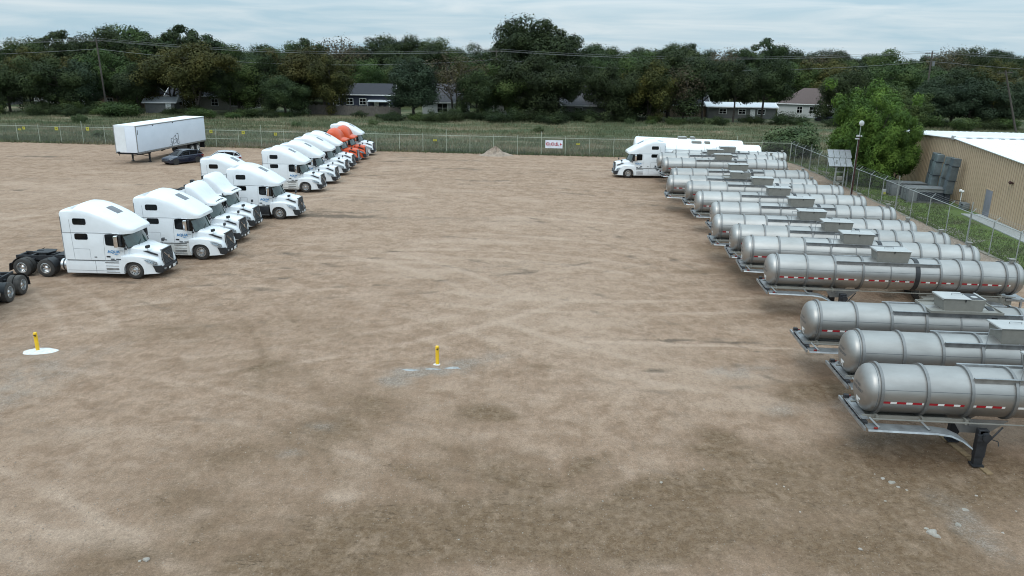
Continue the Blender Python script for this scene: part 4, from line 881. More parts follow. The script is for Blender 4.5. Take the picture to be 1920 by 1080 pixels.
# ------------------------------------------------------------------ dry van trailer (+x to its nose)
def make_van():
    root = empty('box_trailer', label='long white box trailer with a scrawled tag, standing beside the dark car', cat='box trailer')
    L = 14.3; z0, z1 = 1.16, 4.1
    MB().box((-L / 2, 0, (z0 + z1) / 2 + .03), (L, 2.56, z1 - z0 - .08)).obj('box_body', mat('white_panel', (0.70, 0.745, 0.82), 0.5, 0, 0.02, .8, col2=(0.655, 0.70, 0.77)), root, bevel=.03)
    MB().box((-L / 2, 0, z1 + .0), (L + .02, 2.60, .06)).obj('roof', M['roofwhite'], root)
    rl = MB()
    for s in (-1, 1): rl.box((-L / 2, s * 1.295, z0 + .05), (L, .02, .18)); rl.box((-L / 2, s * 1.297, z1 - .07), (L + .01, .02, .07)); rl.box((.0, s * 1.26, (z0 + z1) / 2), (.08, .07, z1 - z0))
    rl.box((-L, 0, z1 - .1), (.05, 2.6, .2)); rl.obj('rail', M['alu'], root)
    fp = MB(); fp.add([(.022, .15, 1.3), (.022, 1.25, 1.3), (.022, 1.25, 4.0), (.022, .15, 4.0)], [(0, 1, 2, 3)]); 
    fpn = MB().box((.012, -.62, 2.62), (.02, 1.2, 2.75)); fpn.obj('front_panel', M['white'], root)
    bp = MB(); bp.box((-L - .01, -.64, (z0 + z1) / 2), (.03, 1.2, z1 - z0 - .3)); bp.box((-L - .01, .64, (z0 + z1) / 2), (.03, 1.2, z1 - z0 - .3)); bp.obj('rear_door', M['white'], root)
    fl = MB(); fl.box((-L / 2, 0, z0 - .06), (L - .3, 2.4, .12)); fl.box((-L+2.6, -.5, .98), (4.2, .1, .24)); fl.box((-L+2.6, .5, .98), (4.2, .1, .24)); fl.obj('floor_frame', M['chassis'], root)
    for s in (-1, 1):
        lg = MB(); lg.box((-2.4, s * 1.02, .75), (.15, .15, .85)); lg.box((-2.4, s * 1.02, .35), (.11, .11, .6)); lg.box((-2.4, s * 1.02, 1.0), (.3, .22, .2)); l_ = lg.obj('landing_leg', M['chassis'], root)
        MB().box((-2.4, s * 1.02, .04), (.32, .28, .06)).obj('foot', M['chassis'], l_)
    MB().tube([(-2.4, -1.0, .95), (-2.4, 0, .74), (-2.4, 1.0, .95)], .04, 6).tube([(-2.4, -1.0, .62), (-2.4, 0, .76), (-2.4, 1.0, .62)], .035, 6).obj('leg_brace', M['chassis'], root)
    MB().box((-.0, -.95, 1.28), (.22, .26, .10)).tube([(.05, -.95, 1.2), (.0, -.95, .9)], .03, 5).obj('air_coupling', M['chassis'], root)
    for s in (-1, 1):
        MB().prism([(-7.6, 1.10), (-10.0, 1.10), (-9.9, .62), (-8.4, .42)], s * 1.18, s * 1.21).obj('side_skirt', M['black'], root)
        MB().box((-L + .35, s * .93, .72), (.03, .62, .75)).obj('mudflap', M['black'], root)
    for x in (-L + 1.9, -L + 3.2):
        MB().cyl((x, -.9, .5), (x, .9, .5), .07, n=8).obj('axle', M['chassis'], root)
        for s in (-1, 1): wheel(root, x, s * .93, .5, side=s, dual=True, rim='decal_rim')
    MB().box((-L + .05, 0, .6), (.1, 2.2, .12)).box((-L + .05, -.6, .85), (.08, .08, .5)).box((-L + .05, .6, .85), (.08, .08, .5)).obj('rear_bumper', M['chassis'], root)
    # spray tag on the side facing +y of the trailer frame: strokes only
    gt = MB(); S = [[(-7.6, 1.75), (-7.55, 2.25), (-7.1, 2.3), (-7.1, 1.6), (-6.9, 1.6)], [(-7.0, 2.35), (-6.55, 2.6), (-6.5, 1.75), (-6.8, 1.7)], [(-6.3, 2.7), (-6.0, 2.75), (-5.95, 1.55), (-6.3, 1.6), (-6.25, 2.1), (-6.5, 2.2)], [(-7.8, 1.6), (-7.4, 1.5), (-7.3, 1.9), (-7.0, 1.75)], [(-6.9, 2.1), (-6.4, 2.15)], [(-7.4, 1.5), (-7.35, 1.28)]]
    for q in S: gt.tube([(-14.1 - x, 1.286, z - .12 ) for x, z in q], .03, 4)
    gt.obj('spray_tag', M['ink'], root)
    mk = MB(); mk.box((-3.2, 1.29, 3.92), (.2, .02, .1)); mk.box((-7.2, 1.29, 3.92), (.2, .02, .1)); mk.box((-.25, 1.285, 3.4), (.08, .02, .5)); mk.obj('side_marker', M['ink'], root)
    return root
M['decal_rim'] = mat('white_painted_rim', (0.70, 0.68, 0.66), 0.6)

# ------------------------------------------------------------------ cars (+x forward)
def make_car(name, label, paint, hatch=True):
    root = empty(name, label=label, cat='car')
    # body loft: (x, half width, zbottom, shoulder, top)
    st = [(2.12, .55, .30, .48, .58), (2.05, .72, .24, .55, .68), (1.85, .82, .20, .62, .77), (1.4, .87, .18, .70, .86), (.95, .88, .18, .78, .93), (.4, .89, .18, .84, .95), (-.4, .89, .18, .87, .97), (-1.3, .89, .18, .90, 1.0), (-1.8, .86, .20, .90, 1.0), (-2.08, .80, .25, .85, .98), (-2.17, .70, .32, .75, .90)]
    MB().rings([yz_ring(*q, p=3.2) for q in st]).obj('body', M[paint], root, ang=45)
    def roofz(x): return float(np.interp(x, [-2.1, -1.9, -1.2, -.4, .2, .95], [.98, 1.22, 1.42, 1.47, 1.42, .93]))
    gst = [(.98, .76, .86, .90, .94), (.55, .74, .86, 1.05, 1.20), (.20, .70, .86, 1.20, 1.395), (-.4, .68, .86, 1.28, 1.45), (-1.2, .68, .86, 1.26, 1.40), (-1.75, .68, .88, 1.12, 1.25), (-2.06, .70, .88, .96, 1.02)]
    MB().rings([yz_ring(*q, p=3.4) for q in gst]).obj('windows', M['darkglass'], root, ang=45)
    rf = [(x + dx, (w_ - .045), z - .04, z - .03, z + .012) for (x, w_, z, dx) in ((.22, .68, 1.395, 0), (-.1, .70, 1.43, 0), (-.4, .70, 1.452, 0), (-1.2, .70, 1.405, 0), (-1.62, .70, 1.30, 0))]
    MB().rings([yz_ring(*q, p=4) for q in rf]).obj('roof', M[paint], root, ang=45)
    for s in (-1, 1):
        pl_ = MB()
        for a, b_ in (((.98, .80, .90), (.22, .675, 1.39)), ((-.42, .80, .92), (-.42, .70, 1.42)), ((-1.35, .80, .95), (-1.45, .70, 1.36)), ((-2.08, .76, .95), (-1.62, .68, 1.30))):
            pl_.tube([(a[0], s * a[1], a[2]), (b_[0], s * b_[1], b_[2])], .032, 5)
        pl_.tube([(.22, s * .675, 1.395), (-.4, s * .70, 1.45), (-1.2, s * .70, 1.40), (-1.65, s * .68, 1.30)], .03, 5)
        pl_.obj('pillar', M[paint], root)
        MB().box((.62, s * .95, .98), (.14, .2, .13)).obj('mirror', M[paint], root, bevel=.03)
        MB().prism([(2.02, .58), (1.55, .74), (1.62, .62), (1.98, .50)], s * .60, s * .845).obj('headlight', M['lamp'], root, bevel=.02)
        MB().prism([(-2.14, .85), (-1.85, .90), (-1.86, .72), (-2.14, .70)], s * .56, s * .87).obj('tail_light', M['red_lens'], root, bevel=.02)
        MB().tube([(.30, s * .895, .30), (.42, s * .897, .85)], .006, 4).tube([(-.42, s * .897, .28), (-.42, s * .898, .88)], .006, 4).obj('door_gap', M['black'], root)
        for x in (1.35, -1.32):
            ar = MB().cyl((x, s * .70, .33), (x, s * .895, .33), .37, n=24); ar.obj('wheel_arch', M['black'], root)
            t = MB().lathe([(-.1, .20), (-.1, .30), (-.07, .32), (.07, .32), (.1, .30), (.1, .20)], 'y', (0, 0, 0), 24).obj('wheel', M['tyre'], root, loc=(x, s * .81, .32))
            rm = MB(); rm.cyl((0, 0, 0), (0, s * .07, 0), .20, n=20)
            for k in range(5): a = 2 * PI * k / 5; rm.box((math.cos(a) * .11, s * .08, math.sin(a) * .11), (.2, .02, .05), ry=-a)
            rm.obj('rim', M['rim'], t)
    MB().box((2.08, 0, .42), (.10, 1.0, .14)).box((2.06, 0, .60), (.08, .7, .08)).obj('grille', M['black'], root, bevel=.01)
    MB().box((-2.17, 0, .62), (.02, .5, .14)).obj('number_plate', M['decal'], root)
    return root
# ------------------------------------------------------------------ parked tractors
GL = 'white trucks parked in a row at the left'
A = make_tractor('sleeper_truck', 'clean white sleeper truck with spotless side skirts, nearest of the left row', GL)
place(A, (-20.15, 41.0, 0), R(-2))
B_ = make_tractor('sleeper_truck', 'white sleeper truck with grimy skirts, second in the left row behind the nearest one', GL, skirt='dirtywhite')
place(B_, (-18.25, 45.2, 0), R(-1.5))
O_ = make_tractor('sleeper_truck', 'white sleeper truck with open black fuel tank and steps instead of skirts', GL, skirt='open')
place(O_, (-17.15, 57.1, 0), R(-1))
D_ = make_tractor('day_cab_truck', 'white day cab truck with tall roof wing, the nearer of the two day cabs', 'white day cab trucks between the sleeper trucks', sleeper=False, skirt='dirtywhite', lettering=True)
place(D_, (-18.75, 49.1, 0), R(-1.5))
D2 = copy_tree(D_); place(D2, (-19.15, 53.1, 0), R(-1), 'farther white day cab truck, beside the truck with black steps')
for src, x, y, a, lb in ((A, -21.1, 62.4, -1, 'white sleeper truck set back, its nose hidden behind the truck with black steps'),
                         (B_, -18.3, 68.9, -1, 'white sleeper truck with dusty skirts just past the gap, whole side visible'),
                         (B_, -18.1, 73.6, -1, 'white sleeper truck directly behind the one whose whole side shows past the gap'),
                         (A, -18.3, 79.0, 0, 'white sleeper truck third from the gap, between two other white sleepers'),
                         (A, -18.5, 83.4, 0, 'white sleeper truck standing right in front of the orange truck'),
                         (A, -18.45, 95.6, 0, 'farthest white sleeper truck of the left row, behind the orange trucks by the fence')):
    place(copy_tree(src), (x, y, 0), R(a), lb)
C1 = make_tractor('orange_truck', 'bright orange truck with chrome barred grille near the back fence', 'orange trucks near the back fence', paint='orange', sleeper=False, skirt='orange', cascadia=True, lettering=False)
place(C1, (-18.85, 88.0, 0), R(-1))
place(copy_tree(C1), (-18.6, 91.4, 0), R(0), 'second orange truck, mostly hidden between the first orange one and the farthest white one')
RT = make_tractor('sleeper_truck', 'white sleeper truck facing left, hitched to a smooth white tanker on the right side', None)
place(RT, (11.7, 80.7, 0), PI + R(2))
T0 = make_tractor('semi_truck', 'tail of a truck with dusty old tyres at the left picture edge', None, sleeper=True, skirt='dirtywhite', tyre='oldtyre', lettering=False)
# rear right corner near (-24.2, 36.4); it points away to the left and towards the camera
place(T0, (-24.84, 30.65, 0), math.atan2(-.993, .12))

# ------------------------------------------------------------------ steel tankers
GT = 'stainless tank trailers parked side by side on the right'
TK = dict(A=(11.19, 22.06, -.07), B=(11.94, 25.11, -.07), C=(11.78, 28.47, -.075), D=(12.66, 36.04, -.092), E=(12.64, 39.96, -.14), F=(12.79, 42.90, -.13), G=(12.51, 45.91, -.115), H=(13.42, 50.16, -.085),
          I=(13.32, 54.35, -.09), J=(13.64, 59.11, -.11), K=(12.80, 62.13, -.12), L=(13.88, 66.33, -.03), M=(14.49, 73.64, -.036), N=(14.67, 77.40, -.035), O=(16.63, 80.38, -.075))
LB = dict(A='steel tank trailer nearest the camera, with landing legs standing on timber',
          B='steel tank trailer second from the camera, lettered round nose just behind the nearest tanker',
          C='steel tank trailer third from the camera, open hatch box on a wide tray',
          D='steel tank trailer with black lettering on its side, just past the gap',
          E='steel tank trailer immediately behind the one with black side lettering',
          F='steel tank trailer second behind the one with black side lettering',
          G='steel tank trailer with red tape low by its nose, third behind the side-lettered one',
          H='steel tank trailer, fourth behind the side-lettered one, its rear end level with the roof ducts',
          I='steel tank trailer directly in front of the foot of the rusty pole',
          J='steel tank trailer whose rear ends by the solar panel stand',
          K='steel tank trailer in the far group with a wide tray under its hatch box',
          L='steel tank trailer behind the one with the wide tray, before the second gap',
          M='steel tank trailer whose nose overlaps the skirts of the white truck on the right',
          N='steel tank trailer whose nose overlaps the rear of the white cab, right side',
          O='farthest steel tank trailer, half hidden, directly in front of the white tankers')
mk = {}
TM = make_tanker('tank_trailer', LB['E'], GT, handle=True)
TC = make_tanker('tank_trailer', LB['C'], GT, flange=True, box_open=True)
TD = make_tanker('tank_trailer', LB['D'], GT, side_text=True)
used = False
for k, (x, y, sl) in TK.items():
    if k == 'D': o = TD
    elif k == 'C': o = TC
    elif k == 'K': o = copy_tree(TC)
    elif not used: o = TM; used = True
    else: o = copy_tree(TM)
    place(o, (x, y, 0), math.atan(sl), LB[k])
    mk[k] = o
WT = make_white_tanker('white_tank_trailer', 'smooth white tanker hitched behind the white truck on the right', 'smooth white tankers at the back right')
place(WT, (13.9, 81.6, 0), -.07)
place(copy_tree(WT), (13.4, 86.4, 0), -.09, 'farther smooth white tanker standing behind the hitched one')

# timber under the landing legs of the nearest tanker
TW = [(14.6, 21.25, 0), (14.45, 22.1, 0), (14.5, 23.0, 0)]
def plank(x, y, a, lb, L=1.0):
    o = MB().box((0, 0, .022), (.20, L, .044)).obj('timber_plank', M['wood'], bevel=.004, seg=1); tag(o, lb, 'plank', 'timber planks under the nearest tanker'); place(o, (x, y, .005), a); return o
plank(14.30, 21.05, .05, 'raw timber plank sticking out under the near landing leg of the nearest tanker')
plank(14.24, 22.06, .07, 'raw timber plank lying between the two landing legs of the nearest tanker', .85)
plank(14.18, 22.98, .04, 'raw timber plank under the far landing leg of the nearest tanker', .8)

# ------------------------------------------------------------------ box trailer and cars
VN = make_van(); fd = Vector((-.128, -.992, 0)); place(VN, (-41.75, 84.0, 0), math.atan2(fd.y, fd.x))
c1 = make_car('hatchback_car', 'dark navy hatchback car parked beside the white box trailer', 'navy'); place(c1, (-36.55, 85.6, 0), math.atan2(-.83, -.56))
c2 = make_car('silver_car', 'silver car almost hidden behind the roof of a white sleeper truck', 'silver'); place(c2, (-32.1, 85.0, 0), math.atan2(-.35, -.94))

# ------------------------------------------------------------------ bollards
def bollard(p, lb, foam):
    r = empty('bollard', p, label=lb, cat='bollard')
    MB().cyl((0, 0, 0), (0, 0, .76), .072, n=18).lathe([(.76, .072), (.785, .055), (.795, .001)], 'z', (0, 0, 0), 18).obj('post', M['yellow'], r)
    MB().prism([(-.06, .92), (.06, .92), (0, .99)], -.078, -.0715).obj('dark_mark', M['black'], r) if False else MB().prism([(-.045, .68), (.055, .71), (.045, .62)], -.079, -.045).obj('dark_mark', M['black'], r)
    return r
def blob(name, c, rx, ry, h, m, lb, cat, seed, kind=None, n=34):
    rr_ = np.random.default_rng(seed); ph = rr_.uniform(0, 6, 6); rows = []
    for q in (1.0, .93, .8, .55, .25, .02):
        row = []
        for i in range(n):
            a = 2 * PI * i / n; k = 1 + .08 * math.sin(2 * a + ph[0]) + .05 * math.sin(3 * a + ph[1]) + .025 * math.sin(7 * a + ph[2]) + .015 * math.sin(13 * a + ph[3])
            z = h * (1 - q ** 3) ** .6 * (1 + .25 * math.sin(5 * a * q + ph[4]) * q) - .02
            row.append((rx * q * k * math.cos(a), ry * q * k * math.sin(a), z))
        rows.append(row)
    o = MB().rings(rows).obj(name, m, loc=c, ang=60); return tag(o, lb, cat, kind=kind)
bollard((-19.22, 29.3, 0), 'yellow post standing in a white foam patch near the left edge', True)
bollard((-2.91, 28.5, 0), 'yellow post with a small white collar near the centre of the yard', True)
blob('foam_pad', (-19.1, 29.25, 0), .66, .42, .06, M['foam'], 'large splash of white foam around the foot of the left yellow post', 'foam patch', 3)
blob('foam_collar', (-2.93, 28.5, 0), .17, .13, .05, M['foam'], 'small white foam collar at the foot of the centre yellow post', 'foam patch', 5)
for (px, py, rx, ry, sd) in ((770, 694, .52, .17, 1), (810, 692, .42, .10, 2), (848, 690, .46, .17, 4)):
    c = ground_at(px, py); blob('crushed_concrete_patch', (c.x, c.y, -.015), rx, ry, .05, M['paleconc'], {1: 'grey crushed concrete smear left of the centre yellow post', 2: 'pale crushed concrete smear right below the centre yellow post', 4: 'grey crushed concrete smear right of the centre yellow post'}[sd], 'rubble patch', sd)
# dirt pile by the back fence
def heap(c, r, h):
    rows = []; rr_ = np.random.default_rng(4)
    for i in range(15):
        q = i / 14; rows.append([(r * 1.9 * q * math.cos(a) * (1 + .12 * math.sin(3 * a + 1)), r * q * math.sin(a), h * (1 - q) ** 1.25 * (1 + .3 * math.sin(4 * a + q * 9)) + rr_.uniform(-.04, .04) * (1 - q) - .03) for a in np.linspace(0, 2 * PI, 32, endpoint=False)])
    o = MB().rings(rows).obj('dirt_pile', M['dirtpile'], loc=c, ang=50); return tag(o, 'low heap of loose dirt at the foot of the back fence', 'dirt pile')
heap((-2.4, 96.9, 0), 1.2, .95)
# stones
def stone_mesh(seed):
    bm = bmesh.new(); bmesh.ops.create_icosphere(bm, subdivisions=2, radius=1.0); r_ = np.random.default_rng(seed)
    for v in bm.verts: v.co *= 1 + .22 * math.sin(v.co.x * 3 + seed) * math.cos(v.co.y * 4 + seed * 2) + r_.uniform(-.08, .08); v.co.z *= .55
    me = bpy.data.meshes.new('stone'); bm.to_mesh(me); bm.free(); me.materials.append(M['rock']); me.shade_smooth(); me.set_sharp_from_angle(angle=R(35)); return me
SM = [stone_mesh(i) for i in range(4)]
k = 0
for (px, py, s_) in ((1672, 906, .10), (1655, 898, .07), (1684, 914, .06), (1748, 1000, .15), (1757, 1007, .10), (1737, 992, .06), (1796, 985, .09), (1810, 958, .10), (1700, 920, .05), (1470, 913, .04), (1478, 918, .03), (1456, 908, .03),
                     (274, 1050, .08), (262, 1052, .04), (1613, 1030, .05), (1830, 930, .05), (1500, 960, .03), (1320, 880, .03), (980, 1000, .03), (1130, 940, .03), (1880, 1000, .05), (1905, 960, .05), (1660, 940, .04), (1640, 890, .04), (545, 812, .03), (860, 1012, .03), (1030, 880, .03), (1240, 905, .05), (1220, 948, .03)):
    c = ground_at(px, py); o = bpy.data.objects.new('stone', SM[k % 4]); COL.objects.link(o); o.location = (c.x, c.y, s_ * .12); o.scale = (s_, s_ * .85, s_); o.rotation_euler = (0, 0, k * 1.3)
    tag(o, 'pale chunk of rubble lying on the bare dirt in the foreground', 'stone', 'loose stones on the dirt'); k += 1
# gravel: countless, one object
def gravel():
    n = 15000; y = 15 + 32 * rng.random(n) ** 1.8; x = rng.uniform(-1, 1, n) * (y * .72 + 1)
    keep = fbm(x * .3 + 40, y * .3, 301, 4) > .46; x, y = x[keep], y[keep]; k = len(x); s_ = .008 + .020 * rng.random(k) ** 5
    base = np.array([(1, 0, 0), (-.5, .87, 0), (-.5, -.87, 0), (.1, .05, .8)]); V = np.zeros((k, 4, 3)); a = rng.uniform(0, 6.28, k)
    for i, p in enumerate(base):
        V[:, i, 0] = x + s_ * (p[0] * np.cos(a) - p[1] * np.sin(a)); V[:, i, 1] = y + s_ * (p[0] * np.sin(a) + p[1] * np.cos(a)); V[:, i, 2] = s_ * p[2] + .012 * (p[2] > 0)
    F = np.array([(0, 1, 3), (1, 2, 3), (2, 0, 3)]); fi = (np.arange(k)[:, None, None] * 4 + F[None]).reshape(-1)
    me = bpy.data.meshes.new('gravel'); me.vertices.add(k * 4); me.vertices.foreach_set('co', V.ravel().astype(np.float32)); me.loops.add(len(fi)); me.loops.foreach_set('vertex_index', fi.astype(np.int32)); me.polygons.add(k * 3); me.polygons.foreach_set('loop_start', (np.arange(k * 3) * 3).astype(np.int32))
    me.update(calc_edges=True); me.materials.append(M['grit']); o = bpy.data.objects.new('gravel', me); COL.objects.link(o); tag(o, 'loose gravel and grit scattered over the dirt yard', 'gravel', kind='stuff')
gravel()
# ------------------------------------------------------------------ chain-link fences
def chain_mat():
    m, t, b = new_mat('chain_link'); out_ = t.nodes['Material Output']; co = nd(t, 'ShaderNodeTexCoord'); mpn = nd(t, 'ShaderNodeMapping'); mpn.inputs['Scale'].default_value = (1, 1, 1)
    lk(t, co.outputs['UV'], mpn.inputs[0]); sx = nd(t, 'ShaderNodeSeparateXYZ'); lk(t, mpn.outputs[0], sx.inputs[0])
    def M_(op, a, b_=None):
        n = nd(t, 'ShaderNodeMath', operation=op)
        for i, q in enumerate((a, b_)):
            if q is None: continue
            if isinstance(q, (int, float)): n.inputs[i].default_value = q
            else: lk(t, q, n.inputs[i])
        return n.outputs[0]
    s = 1 / .07; wth = .10; res = None
    for op in ('ADD', 'SUBTRACT'):
        f = M_('FRACT', M_('MULTIPLY', M_(op, sx.outputs[0], sx.outputs[1]), s)); g_ = M_('LESS_THAN', f, wth); res = g_ if res is None else M_('MAXIMUM', res, g_)
    tr = nd(t, 'ShaderNodeBsdfTransparent'); mx_ = nd(t, 'ShaderNodeMixShader'); lk(t, res, mx_.inputs[0]); lk(t, tr.outputs[0], mx_.inputs[1]); lk(t, b.outputs[0], mx_.inputs[2]); lk(t, mx_.outputs[0], out_.inputs['Surface'])
    b.inputs['Base Color'].default_value = (.20, .21, .20, 1); b.inputs['Roughness'].default_value = .6; b.inputs['Metallic'].default_value = .3
    return m
M['chain'] = chain_mat()
def fence(name, label, pts, hgt, m, tall_every=3, arm=None, midrail=(), r=.036):
    root = empty(name, label=label, cat='fence'); pts = [Vector(p) for p in pts]
    for i, p in enumerate(pts):
        pm = MB(); tall = (i % tall_every == 1)
        pm.cyl((p.x, p.y, -.05), (p.x, p.y, hgt + (.05 if not tall else .75)), r, n=8)
        if tall and arm: pm.cyl((p.x + .09, p.y + .05, -.05), (p.x + .09, p.y + .05, hgt), r * .9, n=8)
        if arm: pm.tube([(p.x, p.y, hgt - .02), (p.x + arm[0], p.y + arm[1], hgt + arm[2])], r * .7, 5)
        else: pm.tube([(p.x, p.y, hgt), (p.x, p.y - .02, hgt + .28)], r * .6, 5)
        pm.obj('post', m, root)
    rl = MB(); rl.tube([(p.x, p.y, hgt) for p in pts], r * .85, 6)
    for a, b_ in midrail: rl.tube([(p.x, p.y, hgt * .5) for p in pts[a:b_]], r * .8, 6)
    rl.obj('top_rail', m, root)
    me = bpy.data.meshes.new('chain_link_mesh'); vs = []; fs = []; uv = []; d = 0
    for i in range(len(pts) - 1):
        a, b_ = pts[i], pts[i + 1]; L = (b_ - a).length; o = len(vs)
        vs += [(a.x, a.y, .03), (b_.x, b_.y, .03), (b_.x, b_.y, hgt), (a.x, a.y, hgt)]; fs.append((o, o + 1, o + 2, o + 3)); uv += [(d, 0), (d + L, 0), (d + L, hgt), (d, hgt)]; d += L
    me.from_pydata(vs, [], fs); ul = me.uv_layers.new(name='UVMap')
    for i, q in enumerate(uv): ul.data[i].uv = q
    me.materials.append(M['chain']); o = bpy.data.objects.new('chain_link_mesh', me); COL.objects.link(o); o.parent = root
    bw = MB()
    for k in range(3):
        f = (k + 1) / 3; ax, ay, az = arm if arm else (0, -.02, .28)
        for i in range(len(pts) - 1):
            a = Vector((pts[i].x + ax * f, pts[i].y + ay * f, hgt + az * f)); b_ = Vector((pts[i + 1].x + ax * f, pts[i + 1].y + ay * f, hgt + az * f)); md = (a + b_) / 2 - Vector((0, 0, .03)); bw.tube([a, md, b_], .006, 3)
    bw.obj('barbed_wire', M['wire'], root)
    return root
bpts = [(x, back_y(x), 0) for x in np.arange(-95.6, 33.0, 3.0)] + [(CORNER[0], back_y(CORNER[0]) + .02, 0)]
fence('chain_link_fence', 'long chain-link fence with pale posts closing the back of the yard', bpts, 2.15, M['pale_pipe'], 4, midrail=((18, 21),))
rpts = [(right_x(y), y, 0) for y in np.arange(36.3, 95.0, 3.02)]
fence('chain_link_fence', 'chain-link fence with outward barbed wire arms between the tankers and the tan building', rpts + [(CORNER[0], CORNER[1] - .2, 0)], 2.15, M['galv'], 4, arm=(.30, 0.0, .30), r=.032)

def flat_sign(name, p, wd, ht, m, lb, cat, ang=0.0, group=None, rows=()):
    r = empty(name, p, ang, lb, cat, group)
    MB().box((0, 0, 0), (wd, .02, ht)).obj('panel', m, r, bevel=.004, seg=1)
    for txt, sz, z, mm, bd in rows: text_obj('lettering', txt, sz, lambda u, v: (u, -.014, v + z), mm, r, bold=bd)
    return r
M['bannerred'] = mat('banner_red', (0.40, 0.02, 0.05), 0.6)
M['banner'] = mat('white_banner', (0.68, 0.71, 0.78), 0.6, 0, 0.03, 3)
ang = math.atan(-.075)
cx, cz = at_depth(1038.5, 270, 98.2)
bn = empty('banner', (cx, back_y(cx) - .06, cz), ang, 'white O.O.S. banner with a red arrow hung on the back fence', 'banner')
MB().sheet([[(x, .02 * math.sin(x * 5 + z * 3), z) for x in np.linspace(-1.08, 1.08, 13)] for z in np.linspace(-.50, .50, 7)]).obj('panel', M['banner'], bn, fix=False)
for tx, ox, oz, mm, yy in (('O.O.S.', 0, 0, M['bannerred'], -.036),):
    text_obj('lettering', tx, .52, lambda u, v: (u - .20 + ox, yy, v + .0 + oz), mm, bn, bold=.022, sx=1.12)
MB().add([(.76, -.036, .17), (1.0, -.036, .0), (.76, -.036, -.17)], [(0, 2, 1)]).obj('arrow', M['bannerred'], bn, smooth=False, fix=False)
k = 0
for (px, py, w_, h_) in ((44.5, 240, .36, .36), (36.5, 242.5, .45, .22), (105.5, 241, .42, .44), (164, 241.5, .42, .44), (395.5, 246.5, .40, .40), (456, 248.5, .40, .40), (516.5, 251.5, .40, .36), (815.5, 263, .50, .22), (1084, 270, .46, .18)):
    x, z = at_depth(px, py, 100.0); y = back_y(x) - .05; x, z = at_depth(px, py, y)
    lbs = ['left one of the two yellow tags side by side on the back fence, square', 'small slim yellow tag beside a square one, far left of the back fence', 'square yellow tag on the back fence just left of the box trailer, on a post', 'square yellow tag closest to the box trailer nose on the back fence', 'square yellow tag right behind the box trailer tail', 'square yellow tag second to the right of the box trailer', 'square yellow tag third to the right of the box trailer, above white roofs', 'thin yellow tag alone in the middle of the back fence', 'thin yellow tag right of the white banner']
    s = flat_sign('warning_tag', (x, y, z), w_, h_, M['yellow_sign'], lbs[k], 'sign', ang, 'yellow tags on the back fence')
    MB().box((0, -.013, .02), (w_ * .4, .006, h_ * .35)).obj('dark_symbol', mat('olive_mark', (.16, .15, .03), .6) if k == 0 else bpy.data.materials['olive_mark'], s); k += 1

# ------------------------------------------------------------------ camera/dish pole and solar stand
pr = empty('dish_pole', (30.02, 68.4, 0), label='tall thin rusty pole with a small round dish on top, by the right fence', cat='pole')
MB().cyl((0, 0, 0), (0, 0, 5.6), .085, .07, 10).obj('pole', M['rust'], pr); MB().cyl((-.11, -.03, .3), (-.10, -.03, 5.4), .022, n=6).obj('conduit', M['galv'], pr); MB().cyl((0, 0, 5.6), (0, 0, 6.6), .03, n=8).obj('mast', M['galv'], pr)
ds = MB().lathe([(-.02, .001), (.0, .12), (.04, .21), (.055, .24), (.045, .24), (.02, .20), (-.03, .08)], 'y', (0, 0, 0), 26).obj('dish', M['lid_white'], pr, loc=(.03, -.10, 6.72)); ds.rotation_euler = (R(-10), 0, R(8)); MB().box((0, .08, 0), (.1, .16, .1)).obj('bracket', M['galv'], ds)
cm = MB(); cm.box((-.14, -.05, 5.62), (.20, .30, .16)); cm.box((-.18, -.04, 5.38), (.28, .30, .10)); cm.cyl((.1, -.08, 5.62), (.1, -.22, 5.62), .07, n=10); cm.obj('camera_box', M['lid_white'], pr, bevel=.02)
sp = empty('solar_stand', (31.6, 75.2, 0), R(-3), 'steel stand with two tilted rows of solar panels near the right fence', 'solar panel')
for s in (-1, 1): MB().box((s * .42, 0, 1.35), (.10, .10, 2.7)).obj('leg', M['galv'], sp); MB().tube([(s * .42, .0, 1.9), (s * .42, .65, 2.6)], .04, 6).obj('brace', M['galv'], sp)
MB().box((0, 0, .62), (.85, .08, .08)).box((0, 0, 1.55), (.85, .06, .06)).box((0, .1, 2.2), (2.3, .06, .06)).box((0, .75, 3.0), (2.3, .06, .06)).obj('cross_bar', M['galv'], sp)
for row, (y, z) in enumerate(((.12, 2.46), (.88, 3.20))):
    for i in range(4):
        x = -.84 + .56 * i + (.10 if row == 0 else .22) - .16
        q = MB().box((0, 0, 0), (.515, 1.0, .035)).obj('solar_panel', M['solar'], sp, loc=(x, y, z)); q.rotation_euler = (R(44), 0, 0)
        MB().box((0, 0, .019), (.48, .96, .004)).obj('cell_face', mat('solar_cells', (.27, .28, .29), .3, .1, .1, 8) if (row + i) == 0 else bpy.data.materials['solar_cells'], q)
MB().tube([(-.2, .4, 2.0), (-.02, .5, 2.4), (-.1, 1.0, 2.9), (.1, 1.3, 3.4)], .03, 5).obj('cable', M['black'], sp)
MB().box((0, -.08, .95), (.5, .25, .4)).obj('battery_box', M['box_grey'], sp, bevel=.02)

# ------------------------------------------------------------------ tan metal building
bd = empty('metal_building', (37.96, 60.88, 0), math.atan2(.13, .99) * -1 + 0, 'tan ribbed metal building with a white low gable roof at the right', 'building')
